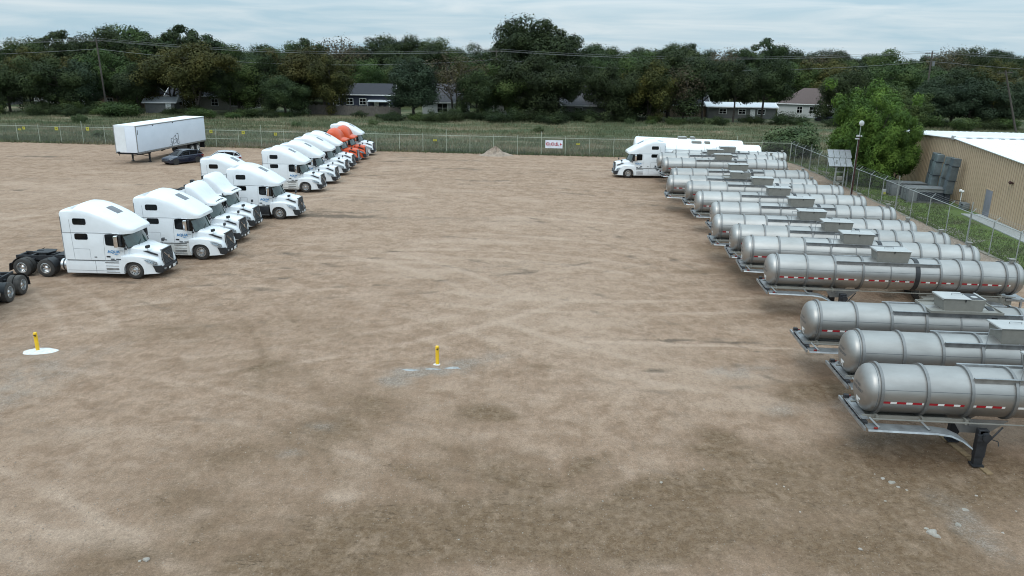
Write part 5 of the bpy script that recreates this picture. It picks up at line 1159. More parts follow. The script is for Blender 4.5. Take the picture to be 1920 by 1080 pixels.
# local: +y runs along the gable wall away from the camera, +x goes behind it, wall face at x=0
yl = Vector((.131, .991, 0)); bd.rotation_euler = (0, 0, math.atan2(-yl.x, yl.y))
Y0, Y1, YR, ZE, ZR, DX = -9.0, 27.0, 9.05, 4.62, 5.47, 70.0
def roof_z(y): return ZR - (abs(y - YR) / (YR - Y0)) * (ZR - ZE)
gw = []; y = Y0; prof_ = []
while y < Y1:
    prof_ += [(y, 0), (y + .26, 0), (y + .285, -.035), (y + .335, -.035), (y + .36, 0)]; y += .36
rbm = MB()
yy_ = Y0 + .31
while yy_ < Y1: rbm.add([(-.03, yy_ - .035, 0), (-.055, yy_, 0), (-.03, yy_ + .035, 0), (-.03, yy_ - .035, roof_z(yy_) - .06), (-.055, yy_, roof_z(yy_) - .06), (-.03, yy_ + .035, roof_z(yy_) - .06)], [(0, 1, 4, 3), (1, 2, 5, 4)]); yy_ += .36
gm = MB(); gm.sheet([[(x, yy, -.05) for yy, x in prof_], [(x, yy, roof_z(yy) - .02) for yy, x in prof_]]); wl = gm.obj('wall', M['tan'], bd, ang=15, fix=False); rbm.obj('wall_rib', M['tan_rib_shade'], wl, smooth=False, fix=False)
MB().box((DX / 2, Y0, ZE / 2), (DX, .1, ZE)).box((DX / 2, Y1, ZE / 2), (DX, .1, ZE)).obj('side_wall', M['tan'], bd)
rf = MB()
for ya, yb in ((Y0 - .3, YR), (YR, Y1 + .3)):
    rf.add([(-.12, ya, roof_z(ya) + .02), (DX, ya, roof_z(ya) + .02), (DX, yb, roof_z(yb) + .02), (-.12, yb, roof_z(yb) + .02)], [(0, 1, 2, 3)])
    for x in np.arange(.5, DX, .6): rf.tube([(x, ya, roof_z(ya) + .03), (x, yb, roof_z(yb) + .03)], .02, 3)
rfo = rf.obj('roof', M['roofwhite'], bd, smooth=False, fix=False)
rk = MB()
for ya, yb in ((Y0 - .3, YR), (YR, Y1 + .3)): rk.tube([(-.10, ya, roof_z(ya) - .02), (-.10, yb, roof_z(yb) - .02)], .10, 4)
rk.obj('rake_trim', M['roofwhite'], rfo)
rc = MB(); rc.box((DX / 2, YR, ZR + .09), (DX, .55, .12)); rc.obj('ridge_cap', M['roofwhite'], rfo); MB().box((-.12, YR, ZR + .0), (.2, .5, .34)).obj('ridge_end_cap', M['concrete'], rfo, bevel=.03)
rt = MB(); 
for x in np.arange(1, DX, .9): rt.box((x, YR - .42, ZR - .0), (.45, .3, .05))
rt.obj('ridge_shadow_teeth', M['seam'], rfo)  # flat dark blocks stand in for the toothed shadow along the ridge
# door (about y 0..1.05 local), lamp, meter, slab
dr = MB().box((-.045, .62, 1.06), (.05, 1.15, 2.12)).obj('door', M['door_grey'], bd, bevel=.005); MB().box((-.04, .62, 2.17), (.06, 1.32, .07)).box((-.04, -.01, 1.08), (.06, .07, 2.2)).box((-.04, 1.25, 1.08), (.06, .07, 2.2)).obj('door_frame', M['tan'], dr); MB().cyl((-.09, .22, 1.0), (-.16, .22, 1.0), .03, n=8).obj('handle', M['chrome'], dr)
lp = empty('wall_light', (37.60, 58.2, 3.2), bd.rotation_euler.z, 'small rusty flood lamp fixed high on the tan wall near the right edge', 'wall light')
MB().box((-.02, 0, 0), (.05, .12, .12)).tube([(0, 0, 0), (-.16, .0, .02)], .02, 5).obj('bracket', M['rust'], lp); q = MB().box((0, 0, 0), (.22, .28, .18), tx=.7, ty=.7).obj('lamp_head', M['rust'], lp, loc=(-.22, 0, .05), bevel=.02); q.rotation_euler = (0, R(-50), 0)
sl = MB().box((0, 0, .03), (1.5, 26, .06)).obj('concrete_walk', M['concrete']); bdz = bd.rotation_euler.z
w0 = Vector((37.96, 60.88, 0)); xl = Vector((yl.y, -yl.x, 0))
c = w0 - xl * .86 + yl * (-11.7); place(sl, (c.x, c.y, .015), bdz); tag(sl, kind='structure')
mtr = empty('utility_riser', tuple(w0 - xl * .45 + yl * 4.6), bdz, 'white pipe riser with round heads beside the small grey boxes at the tan wall', 'utility riser')
MB().cyl((0, 0, 0), (0, 0, 1.35), .035, n=8).obj('pipe', M['decal'], mtr); MB().lathe([(-.10, .02), (-.07, .12), (.07, .12), (.10, .02)], 'x', (-.08, .12, 1.42), 14).lathe([(-.10, .02), (-.07, .10), (.07, .10), (.10, .02)], 'x', (.02, -.12, 1.38), 14).obj('round_head', M['decal'], mtr)
cab_ = empty('utility_box', tuple(w0 - xl * .55 + yl * 3.5), bdz, 'low grey utility boxes against the tan wall left of the door', 'utility box'); MB().box((0, 0, .36), (.5, .9, .5)).obj('cabinet', M['ac'], cab_, bevel=.02); MB().box((-.26, -.15, .45), (.02, .3, .12)).box((-.26, -.15, .25), (.02, .3, .08)).box((-.1, .75, .62), (.9, .05, .05)).obj('pipework', M['black'], cab_)
# air handling units and ducts
def onw(px, py):
    a = ground_at(px, py, 0.0); c0 = Vector((0, 0, CAM_H)); v = a - c0; t = (w0 - c0).dot(xl) / v.dot(xl); p = c0 + v * t; return (p - w0).dot(yl), p.z
def unit(y, x0, L_, D_, H_, lb):
    o = empty('air_unit', tuple(w0 - xl * x0 + yl * y), bdz, lb, 'air conditioner', 'air units by the tan building')
    MB().box((0, 0, H_ / 2 + .12), (L_, D_, H_)).obj('casing', M['ac'], o, bevel=.02); MB().box((0, 0, H_ + .15), (L_ + .12, D_ + .12, .05)).obj('top_panel', M['steel_ring'], o)
    c_ = MB(); c_.box((L_ * .10, -D_ / 2 - .012, H_ * .52), (L_ * .74, .02, H_ * .72)); c_.obj('coil', M['acdark'], o)
    g2 = MB(); g2.box((-L_ / 2 - .01, -.2 * D_, H_ * .5), (.015, .02, H_ * .9)); g2.box((-L_ / 2 - .01, .2 * D_, H_ * .5), (.015, .02, H_ * .9)); g2.box((-L_ / 2 - .012, 0, H_ * .68), (.012, .3, .03)); g2.obj('panel_gap', M['acdark'], o)
    for fx_ in (.05, .33): MB().cyl((L_ * fx_, 0, H_ + .175), (L_ * fx_, 0, H_ + .19), D_ * .26, n=20).obj('fan_grille', M['ac'], o)
    sk_ = MB(); sk_.box((0, -D_ / 2 - .1, .06), (L_ + .5, .1, .12)); sk_.box((0, D_ / 2, .06), (L_ + .5, .1, .12)); sk_.obj('skid', M['steel_ring'], o)
    return o
unit(10.3, 3.0, 3.0, 1.7, 1.05, 'big grey air unit farther along the tan wall, below the left ducts')
unit(7.1, 2.55, 3.2, 1.9, 1.10, 'big grey air unit nearer the camera, below the right ducts')
yb = empty('yellow_tagged_valve', tuple(w0 - xl * 5.1 + yl * 9.6), 0, 'small white box with a yellow tag left of the farther air unit', 'valve box'); MB().box((0, 0, .35), (.28, .3, .5)).obj('box', M['lid_white'], yb, bevel=.03); MB().box((0, -.17, .25), (.22, .02, .2)).obj('yellow_tag', M['yellow_sign'], yb)
for i, (pt, pb, lb) in enumerate((((1757, 283), (1746, 350), 'leftmost narrow sheet metal duct leaning on the tan wall'), ((1768, 286), (1757, 352), 'wide sheet metal duct, second from left against the tan wall'), ((1779, 290), (1772, 358), 'narrow bluish sheet metal duct, third from left against the tan wall'), ((1796, 293), (1788, 360), 'rightmost wide sheet metal duct on the tan wall'))):
    (ya, za), (yb_, zb_) = onw(*pt), onw(*pb)
    wide = i % 2; D_ = .74 if wide else .40; xo = .50 + .25 * wide
    o = empty('air_duct', tuple(w0 - xl * (xo) + yl * (ya - 1.5 - (.25 if i > 1 else 0))), bdz, lb, 'duct', 'sheet metal ducts leaning on the tan wall')
    dd = MB(); za = min(za, 4.0)
    for k_, (f0, f1) in enumerate(((0, .22), (.225, .62), (.625, 1.0))):
        z1_ = za - (za - .9) * f0; z0_ = za - (za - .9) * f1; off = .10 * f1
        dd.box((-.24 * f1, 0 + off, (z0_ + z1_) / 2), (.62, D_, z1_ - z0_ - .02), ry=.06)
    dd.obj('duct_section', M['duct'], o, bevel=.012, seg=1)
    jf = MB()
    for f in (.222, .622): jf.box((-.24 * f, .10 * f, za - (za - .9) * f), (.68, D_ + .05, .035))
    jf.obj('joint_flange', M['acdark'], o)
    MB().box((-.28, .1, .48), (.4, D_ * .8, .9)).obj('support_frame', M['acdark'], o)

# ------------------------------------------------------------------ houses behind the trees
def house(label, c, W_, D_, H_, RH, wall, roof, rz=0.0, wins=(), door=None, hip=0.0, over=.45, cat='house', name='house', trim='decal', porch=None):
    o = empty(name, c, rz, label, cat)
    pts = [(-W_/2, -D_/2), (W_/2, -D_/2), (W_/2, D_/2), (-W_/2, D_/2)]
    wm = MB(); wm.prism(pts, 0, H_, axis='z')
    if not hip: wm.add([(-W_/2, -D_/2, H_), (-W_/2, D_/2, H_), (-W_/2, 0, H_ + RH * .9), (W_/2, -D_/2, H_), (W_/2, D_/2, H_), (W_/2, 0, H_ + RH * .9)], [(0, 1, 2), (3, 5, 4)])
    wm.obj('wall', wall, o, smooth=False)
    a, b_ = W_/2 + over, D_/2 + over; z0 = H_ - over * RH / (D_/2) + .03; h = hip
    rm = MB(); rm.add([(-a, -b_, z0), (a, -b_, z0), (a, b_, z0), (-a, b_, z0), (-a + h, 0, H_ + RH), (a - h, 0, H_ + RH)], [(0, 1, 5, 4), (2, 3, 4, 5), (1, 2, 5), (3, 0, 4), (3, 2, 1, 0)])
    r_ = rm.obj('roof', roof, o, smooth=False)
    tm = MB()
    for s in (-1, 1): tm.box((0, s * b_, z0 + .0), (2 * a, .06, .18)); tm.box((s * a, 0, z0), (.06, 2 * b_, .18)) if hip else tm.tube([(s * a, -b_, z0), (s * a, 0, H_ + RH), (s * a, b_, z0)], .08, 4)
    tm.obj('fascia', M[trim], r_)
    for (x, z, w_, h_) in wins:
        f = MB().box((x, -D_/2 - .03, z), (w_ + .22, .08, h_ + .22)).obj('window', M[trim], o)
        MB().box((x, -D_/2 - .075, z), (w_, .02, h_)).obj('pane', M['darkglass'], f); MB().box((x, -D_/2 - .088, z), (w_, .01, .05)).box((x, -D_/2 - .089, z), (.05, .01, h_)).obj('glazing_bar', M[trim], f)
    if door: 
        d_ = MB().box((door, -D_/2 - .03, 1.05), (1.0, .08, 2.1)).obj('door', M[trim], o); MB().box((door - .35, -D_/2 - .09, 1.0), (.06, .05, .1)).obj('handle', M['black'], d_)
    if porch:
        p_ = MB(); p_.box((porch[0], -D_/2 - 1.3, 2.35), (porch[1], 2.6, .12), rx=.10); p_.box((porch[0] - porch[1]/2 + .1, -D_/2 - 2.4, 1.15), (.12, .12, 2.3)); p_.box((porch[0] + porch[1]/2 - .1, -D_/2 - 2.4, 1.15), (.12, .12, 2.3)); p_.obj('porch_roof', porch[2], o)
    return o
W_grey = mat('grey_siding', (0.13, 0.13, 0.125), .8, 0, .08, 2); W_beige = mat('beige_siding', (0.24, 0.225, 0.19), .8, 0, .06, 2); W_navy = mat('navy_siding', (0.030, 0.035, 0.058), .8, 0, .1, 2); W_white = mat('white_siding', (0.48, 0.49, 0.48), .7, 0, .04, 2, stretch=(1, 1, 8))
W_brick = mat('brick_wall', (0.17, 0.115, 0.085), .9, 0, .2, 7); R_dark = mat('dark_shingles', (0.028, 0.028, 0.035), .9, 0, .2, 5); R_grey = mat('grey_shingles', (0.095, 0.092, 0.10), .9, 0, .15, 4); R_brown = mat('brown_shingles', (0.10, 0.072, 0.066), .9, 0, .12, 5); R_white = mat('white_sheet_roof', (0.50, 0.52, 0.54), .5, 0, .05, 2)
house('dark roofed house with pale eaves at the far left edge', (-116.5, 172, 0), 14, 9, 3.2, 2.6, W_grey, R_dark, .1, ((3, 1.6, 1.2, 1.1),))
house('pale house nearly swallowed by dark trees left of the brown one', (-101, 176, 0), 8, 7, 2.8, 1.8, W_white, R_grey, .2, ((0, 1.5, 1, 1),))
house('brown brick house behind the pole at the left', (-83.5, 172, 0), 11, 8, 3.1, 2.4, W_brick, R_dark, -.1, ((-2, 1.6, 1.2, 1.1), (2, 1.6, 1.2, 1.1)))
sh = house('small metal shed with a white arched side behind the box trailer', (-70.5, 158.5, 0), 5.5, 4, 2.3, .9, W_grey, R_white, .15, (), 1.6, cat='shed', name='shed')
house('long pale beige house with white framed windows behind the forked tree', (-65.0, 172, 0), 17, 9, 3.1, 2.4, W_beige, R_dark, .02, ((-6, 1.7, 1.3, 1.3), (-2.5, 1.7, 1.3, 1.3), (1.5, 1.7, 1.3, 1.3), (5.5, 1.7, 1.5, 1.3)), -4.4)
hn = house('dark navy house with white framed windows behind the wooden fence', (-33.5, 176, 0), 14, 9, 3.7, 2.1, W_navy, R_dark, .03, ((-5.2, 2.2, 1.1, 1.7), (-2.3, 2.1, 1.3, 1.2), (.5, 2.1, 1.3, 1.2)), 3.4, porch=(4.2, 4.8, R_white))
house('white house wall with one big framed window right of the navy house', (-14.3, 166, 0), 9, 8, 3.0, 3.3, W_white, R_grey, -.03, ((-.4, 1.6, 2.0, 1.8),))
house('small white house half hidden behind the utility pole in the middle', (-2.9, 168, 0), 8, 8, 3.2, 2.4, W_white, R_grey, .05, ((1, 1.7, 1.1, 1.1),))
house('grey house with a large weathered shingle roof in the middle distance', (17.0, 165, 0), 15, 11, 2.9, 3.6, W_grey, R_grey, .06, ((-4.5, 1.6, 1.3, 1.2), (2.6, 1.6, 1.2, 1.2)), hip=2.5, porch=(4.5, 4.5, R_grey))
house('low tan brick house behind the trees above the white truck cab', (34.5, 172, 0), 13, 8, 2.8, 2.2, mat('tan_brick', (.26, .20, .15), .9, 0, .15, 7), R_dark, 0, ((-3, 1.5, 1.2, 1.0), (3, 1.5, 1.2, 1.0)))
house('long mobile home with a bright white roof behind the white tankers', (47.5, 168, 0), 14, 5, 2.6, .8, W_grey, R_white, -.02, ((-4, 1.6, 1.4, .9), (0, 1.6, 1.4, .9), (4, 1.6, 1.4, .9)), 2.2, cat='mobile home', name='mobile_home')
house('white house with brown hipped roof beside the round bush', (65.5, 174, 0), 14, 10, 3.3, 3.0, W_white, R_brown, R(-24), ((-2.5, 1.9, 1.0, 1.3), (.2, 1.9, 1.4, 1.3), (3.0, 1.9, 1.0, 1.3)), hip=5)
house('far house showing only a strip of white roof above the brown roofed one', (90, 232, 0), 16, 9, 5.5, 1.5, W_grey, R_white, 0, ())
# wooden privacy fence, made of boards
wf = empty('wooden_fence', (0, 0, 0), 0, 'weathered grey wooden board fence in front of the navy house', 'fence')
x = -41.5; i = 0
bw_ = MB()
while x < -22.5:
    hh = 2.05 + .10 * math.sin(i * 1.7) + .04 * ((i * 7) % 3); y_ = 158.5 - (x + 41) * .12; bw_.box((x, y_, hh / 2), (.27, .03, hh)); x += .29; i += 1
bw_.obj('boards', M['greywood'], wf, smooth=False, fix=False)
rr2 = MB(); rr2.box((-32, 157.45, .5), (19, .06, .1), rz=-.12); rr2.box((-32, 157.45, 1.6), (19, .06, .1), rz=-.12); rr2.obj('rail', M['greywood'], wf)
pk = make_car('pickup_truck', 'dark vehicle parked in front of the white house with the brown roof', 'navy'); place(pk, (64.5, 163, 0), R(160), scale=(1.2, 1.15, 1.25)); pk['category'] = 'pickup truck'

# ------------------------------------------------------------------ utility poles and wires
def upole(base, top, lb, arms=1, transformer=False):
    o = empty('utility_pole', base, 0, lb, 'utility pole'); b0 = Vector((0, 0, 0)); t0 = Vector(top) - Vector(base)
    MB().cyl(b0, t0, .19, .13, 10).obj('pole', M['polewood'], o)
    am = MB()
    for k_ in range(arms):
        p = b0.lerp(t0, .965 - .05 * k_); am.tube([p + Vector((-1.3, .1, -.1 if not transformer else 0)), p + Vector((1.3, .1, .1 if not transformer else .0))], .06, 4)
        for s in (-1.15, -.5, .5, 1.15): am.cyl(p + Vector((s, .1, .05)), p + Vector((s, .1, .24)), .045, n=6)
    am.obj('crossarm', M['polewood'], o)
    if transformer: p = b0.lerp(t0, .84); MB().cyl(p + Vector((.4, -.2, -.5)), p + Vector((.4, -.2, .4)), .24, n=12).obj('transformer', M['ac'], o)
    return o
T1 = Vector((-80.3, 155, 14.0)); T2 = Vector((-3.8, 160, 13.2)); T3 = Vector((79.7, 155, 14.1))
upole((-80.0, 155, 0), T1, 'wooden utility pole in front of the trees at the left'); upole((-3.9, 160, 0), T2, 'wooden utility pole in the middle of the treeline', 1, True); upole((79.9, 155, 0), T3, 'utility pole with a transformer among the trees above the tan building', 2, True)
upole((90.3, 141.8, 0), (86.4, 142, 10.8), 'leaning utility pole with tilted crossarm behind the tan building')
wr = MB()
def wire(a, b_, sag, r=.02): wr.tube([a.lerp(b_, t) - Vector((0, 0, sag * 4 * t * (1 - t))) for t in np.linspace(0, 1, 15)], r, 4)
ends = [Vector((-190, 150, 13.0)), T1, T2, T3, Vector((190, 160, 13.5))]
for i in range(4):
    for dx, dz, r_ in ((-1.1, -.25, .017), (0, .1, .017), (1.1, -.25, .017), (0.1, -1.9, .026)): wire(ends[i] + Vector((dx, 0, dz)), ends[i + 1] + Vector((dx, 0, dz)), 1.4 if dz > -1 else 1.9, r_)
tag(wr.obj('power_line', M['wire']), 'sagging overhead wires strung between the utility poles before the treeline', 'wires')
# ------------------------------------------------------------------ trees
def leaf_mat(name, a, b_, c_, sc=.35, ov=.22):
    m = mat(name, b_, .75, 0, .1, sc, objvar=ov, spec=.15); r = [n for n in m.node_tree.nodes if n.type == 'VALTORGB'][0]
    e = r.color_ramp.elements; e[0].color = (*a, 1); e[0].position = .34; e[1].color = (*c_, 1); e[1].position = .66; q = e.new(.5); q.color = (*b_, 1); return m
LM = dict(dark=leaf_mat('dark_leaves', (.015, .024, .010), (.027, .041, .016), (.046, .064, .023)),
          green=leaf_mat('green_leaves', (.024, .042, .014), (.042, .068, .020), (.075, .102, .031)),
          olive=leaf_mat('olive_leaves', (.028, .034, .011), (.052, .054, .015), (.092, .083, .022)),
          brown=leaf_mat('thin_brown_leaves', (.05, .042, .025), (.075, .065, .036), (.105, .085, .045)),
          teal=leaf_mat('grey_green_leaves', (.018, .030, .017), (.030, .046, .025), (.046, .064, .034)),
          bright=leaf_mat('bright_leaves', (.028, .055, .012), (.058, .106, .018), (.120, .190, .034), .45, .05),
          shrub=leaf_mat('shrub_leaves', (.040, .062, .026), (.068, .095, .040), (.105, .130, .058)))
def leaves(centers, radii, n, size, seed, squash=.8, inner=.25, droop=0.0, elong=1.0):
    r_ = np.random.default_rng(seed); C_ = np.array(centers); Rr = np.array(radii); p = Rr ** 2; p = p / p.sum()
    k = r_.choice(len(C_), n, p=p); d = r_.normal(size=(n, 3)); d /= np.linalg.norm(d, axis=1)[:, None]
    rad = Rr[k] * (1 - inner * r_.random(n) ** 1.5) * (1 + .16 * r_.normal(size=n))
    # lumps on every clump so the outline stays uneven
    lump = .80 + .42 * fbm(d[:, 0] * 2.2 + k * 3.1 + 50, d[:, 1] * 2.2 + d[:, 2] * 2.9 + 50, seed, 3)
    P = C_[k] + d * (rad * lump)[:, None] * np.array([1, 1, squash])
    P[:, 2] -= droop * r_.random(n) ** 2
    nrm = d + np.array([0, 0, .35]) + r_.normal(scale=.38, size=(n, 3)); nrm /= np.linalg.norm(nrm, axis=1)[:, None]
    t = np.cross(nrm, r_.normal(size=(n, 3))); t /= np.linalg.norm(t, axis=1)[:, None]
    if droop: t = t * .5 + np.array([0, 0, -1.0]); t /= np.linalg.norm(t, axis=1)[:, None]
    b_ = np.cross(nrm, t); b_ /= np.linalg.norm(b_, axis=1)[:, None]
    s = size * (.55 + .9 * r_.random(n))[:, None]
    return np.stack([P - t * s * elong, P + b_ * s * .55, P + t * s * elong, P - b_ * s * .55], 1)
def leaf_mesh(name, V, m):
    n = len(V); me = bpy.data.meshes.new(name); me.vertices.add(n * 4); me.vertices.foreach_set('co', V.reshape(-1).astype(np.float32))
    me.loops.add(n * 4); me.loops.foreach_set('vertex_index', np.arange(n * 4).astype(np.int32)); me.polygons.add(n); me.polygons.foreach_set('loop_start', (np.arange(n) * 4).astype(np.int32)); me.update(calc_edges=True); me.materials.append(m); return me
def make_species(kind, seed, H=12.0, spread=5.0, base=.25, nl=9, leafn=9000, size=.26, squash=.8, trunk=.30, forks=1, gap=.55, twig=True, droop=0.0, top_bias=0.0, elong=1.0, blob=.30):
    """returns (trunk mesh, crown mesh) for a tree of height H; crown clumps sit on limb ends"""
    r_ = np.random.default_rng(seed); tb = MB(); cs, rs = [], []
    stems = []
    for f in range(forks):
        a = 2 * PI * f / max(1, forks) + r_.uniform(0, 1); le = Vector((math.cos(a), math.sin(a), 0)) * (spread * .22 if forks > 1 else 0)
        pts = [Vector((0, 0, -.2))]; 
        for i in range(1, 6): pts.append(Vector((le.x * i / 5 + r_.normal() * .16, le.y * i / 5 + r_.normal() * .16, H * .72 * i / 5)))
        tb.tube(pts, [trunk * (1 - .15 * i) / (1 if forks == 1 else 1.4) for i in range(6)], 7); stems.append(pts)
    for i in range(nl):
        st = stems[i % forks]; f = base + (.98 - base) * (i + r_.random() * .6) / nl; fz = min(4.999, f * 5); q = int(fz); p0 = st[q].lerp(st[min(5, q + 1)], fz - q)
        a = i * 2.4 + r_.uniform(-.4, .4); hz = p0.z / H; prof_ = math.sin(PI * min(1, max(.12, (hz - base * .4) / (1.0 - base * .4) * .86 + .14))) ** .6
        ln = spread * prof_ * r_.uniform(.55, .95); up = r_.uniform(.25, .6) * (H - p0.z) * .55
        p2 = p0 + Vector((math.cos(a) * ln, math.sin(a) * ln, up)); p1 = p0.lerp(p2, .5) + Vector((0, 0, .06 * H * r_.random()))
        tb.tube([p0, p1, p2], [trunk * .42, trunk * .25, trunk * .10], 5)
        for j in range(3):
            e = p1.lerp(p2, r_.uniform(.3, 1.0)) + Vector(r_.normal(size=3)) * spread * .20
            tb.tube([p1.lerp(p2, .5), e], [trunk * .14, trunk * .05], 4)
            if gap < r_.random() * 1.0 + .35: cs.append(tuple(e)); rs.append(spread * blob * r_.uniform(.55, 1.1))
        cs.append(tuple(p2)); rs.append(spread * blob * r_.uniform(.8, 1.25))
    for j in range(3): tip = stems[j % forks][-1] + Vector(r_.normal(size=3)) * spread * .15; tip.z = H * (.86 + .05 * j) - spread * blob * .5 * squash; cs.append(tuple(tip)); rs.append(spread * blob * .8); tb.tube([stems[j % forks][-1], tip], [trunk * .2, trunk * .06], 4)
    V = leaves(cs, rs, leafn, size, seed + 9, squash, droop=droop, elong=elong)
    sp_ = leaves(cs, [q * 1.18 for q in rs], leafn // 9, size * .8, seed + 19, squash, .1, droop, elong); V = np.concatenate([V, sp_])
    zt = float(V[..., 2].max()); sc = H / zt; V[..., 2] *= sc; tb.v = [(x, y, z * sc if z > 0 else z) for x, y, z in tb.v]
    to = tb.obj('trunk', M['bark'], fix=False, ang=60); tm = to.data; bpy.data.objects.remove(to)
    return tm, leaf_mesh('crown', V, LM[kind]), H
SP = dict(
    oak=make_species('dark', 1, 12, 6.0, .22, 13, 27000, .165, .75, .34, gap=.4, blob=.33),
    broad=make_species('green', 2, 12, 6.5, .22, 13, 27000, .165, .72, .34, gap=.45, blob=.32),
    olive=make_species('olive', 3, 12, 5.6, .30, 13, 23000, .16, .8, .30, forks=2, gap=.5, blob=.30),
    fork=make_species('olive', 23, 12, 6.2, .42, 13, 22000, .16, .7, .36, forks=2, gap=.6, blob=.28),
    airy=make_species('dark', 4, 14, 5.2, .42, 9, 8000, .20, .7, .26, gap=.85, blob=.24),
    tall=make_species('teal', 5, 13, 4.2, .18, 13, 22000, .16, .95, .28, gap=.4, blob=.36),
    thin=make_species('brown', 6, 12, 4.8, .35, 11, 2600, .17, .9, .24, forks=2, gap=.8, blob=.34),
    round=make_species('dark', 7, 12, 5.0, .45, 12, 22000, .16, .75, .28, gap=.3, blob=.34),
    shrub=make_species('shrub', 8, 4.2, 2.9, .05, 12, 9000, .12, .85, .10, forks=4, gap=.3, blob=.36, elong=1.5),
    hedge=make_species('green', 9, 4.0, 3.6, .05, 12, 8000, .15, .8, .08, forks=4, gap=.2, blob=.36),
    darkhedge=make_species('dark', 10, 4.5, 3.8, .05, 12, 8000, .15, .8, .08, forks=4, gap=.2, blob=.36),
    cypress=make_species('bright', 12, 9.0, 3.0, .05, 24, 42000, .080, 1.05, .16, forks=3, gap=.25, blob=.27, elong=1.7),
    willow=make_species('green', 13, 7.4, 2.5, .04, 18, 20000, .085, 1.2, .13, forks=3, gap=.2, blob=.32, droop=.5, elong=2.4))
CAT = dict(shrub='bush', hedge='bush', darkhedge='bush')
tr_ = np.random.default_rng(77)
def tree(sp_, x, y, H, label, group, w=1.0, rz=None, name=None):
    tm, cm_, h0 = SP[sp_]; nm = name or ('bush' if sp_ in CAT else 'tree')
    o = empty(nm, (x, y, 0), tr_.uniform(0, 6.28) if rz is None else rz, label, CAT.get(sp_, 'tree'), group); s = H / h0; o.scale = (s * w, s * w, s)
    a = bpy.data.objects.new('trunk', tm); COL.objects.link(a); a.parent = o
    b_ = bpy.data.objects.new('crown', cm_); COL.objects.link(b_); b_.parent = o
    return o
def top_at(px, py, Y): return at_depth(px, py, Y)
# near, bright feathery trees and the bush by the fence corner
tree('cypress', 35.4, 76.5, 9.5, 'tall bright green feathery tree between the right fence and the tan building', None, .86)
tree('cypress', 37.2, 76.0, 7.6, 'bright green feathery tree hard against the tan wall, lower than its neighbour', None, .75)
tree('cypress', 34.2, 79.5, 5.6, 'smaller green tree left of the tall feathery one, behind the solar stand', None, .85)
tree('cypress', 38.2, 86, 10.6, 'darker green tree peeking out behind the tall feathery one', None, 1.0)
tree('shrub', 35.2, 99.6, 4.5, 'round grey green bush just outside the back right fence corner', None, 1.08)
for i, (x, y, h, w_) in enumerate(((45, 97, 3.6, 1.1), (51, 95, 3.2, 1.0), (57, 98, 3.6, 1.1), (65, 97, 3.0, 1.0), (72, 99, 2.9, 1.1), (79, 98, 2.7, 1.0), (86, 99, 2.6, 1.1), (93, 100, 2.6, 1.1))):
    tree('shrub' if i % 2 else 'hedge', x, y, h, 'light green bushes growing along the far side of the white roof', 'bushes behind the white roof', w_)
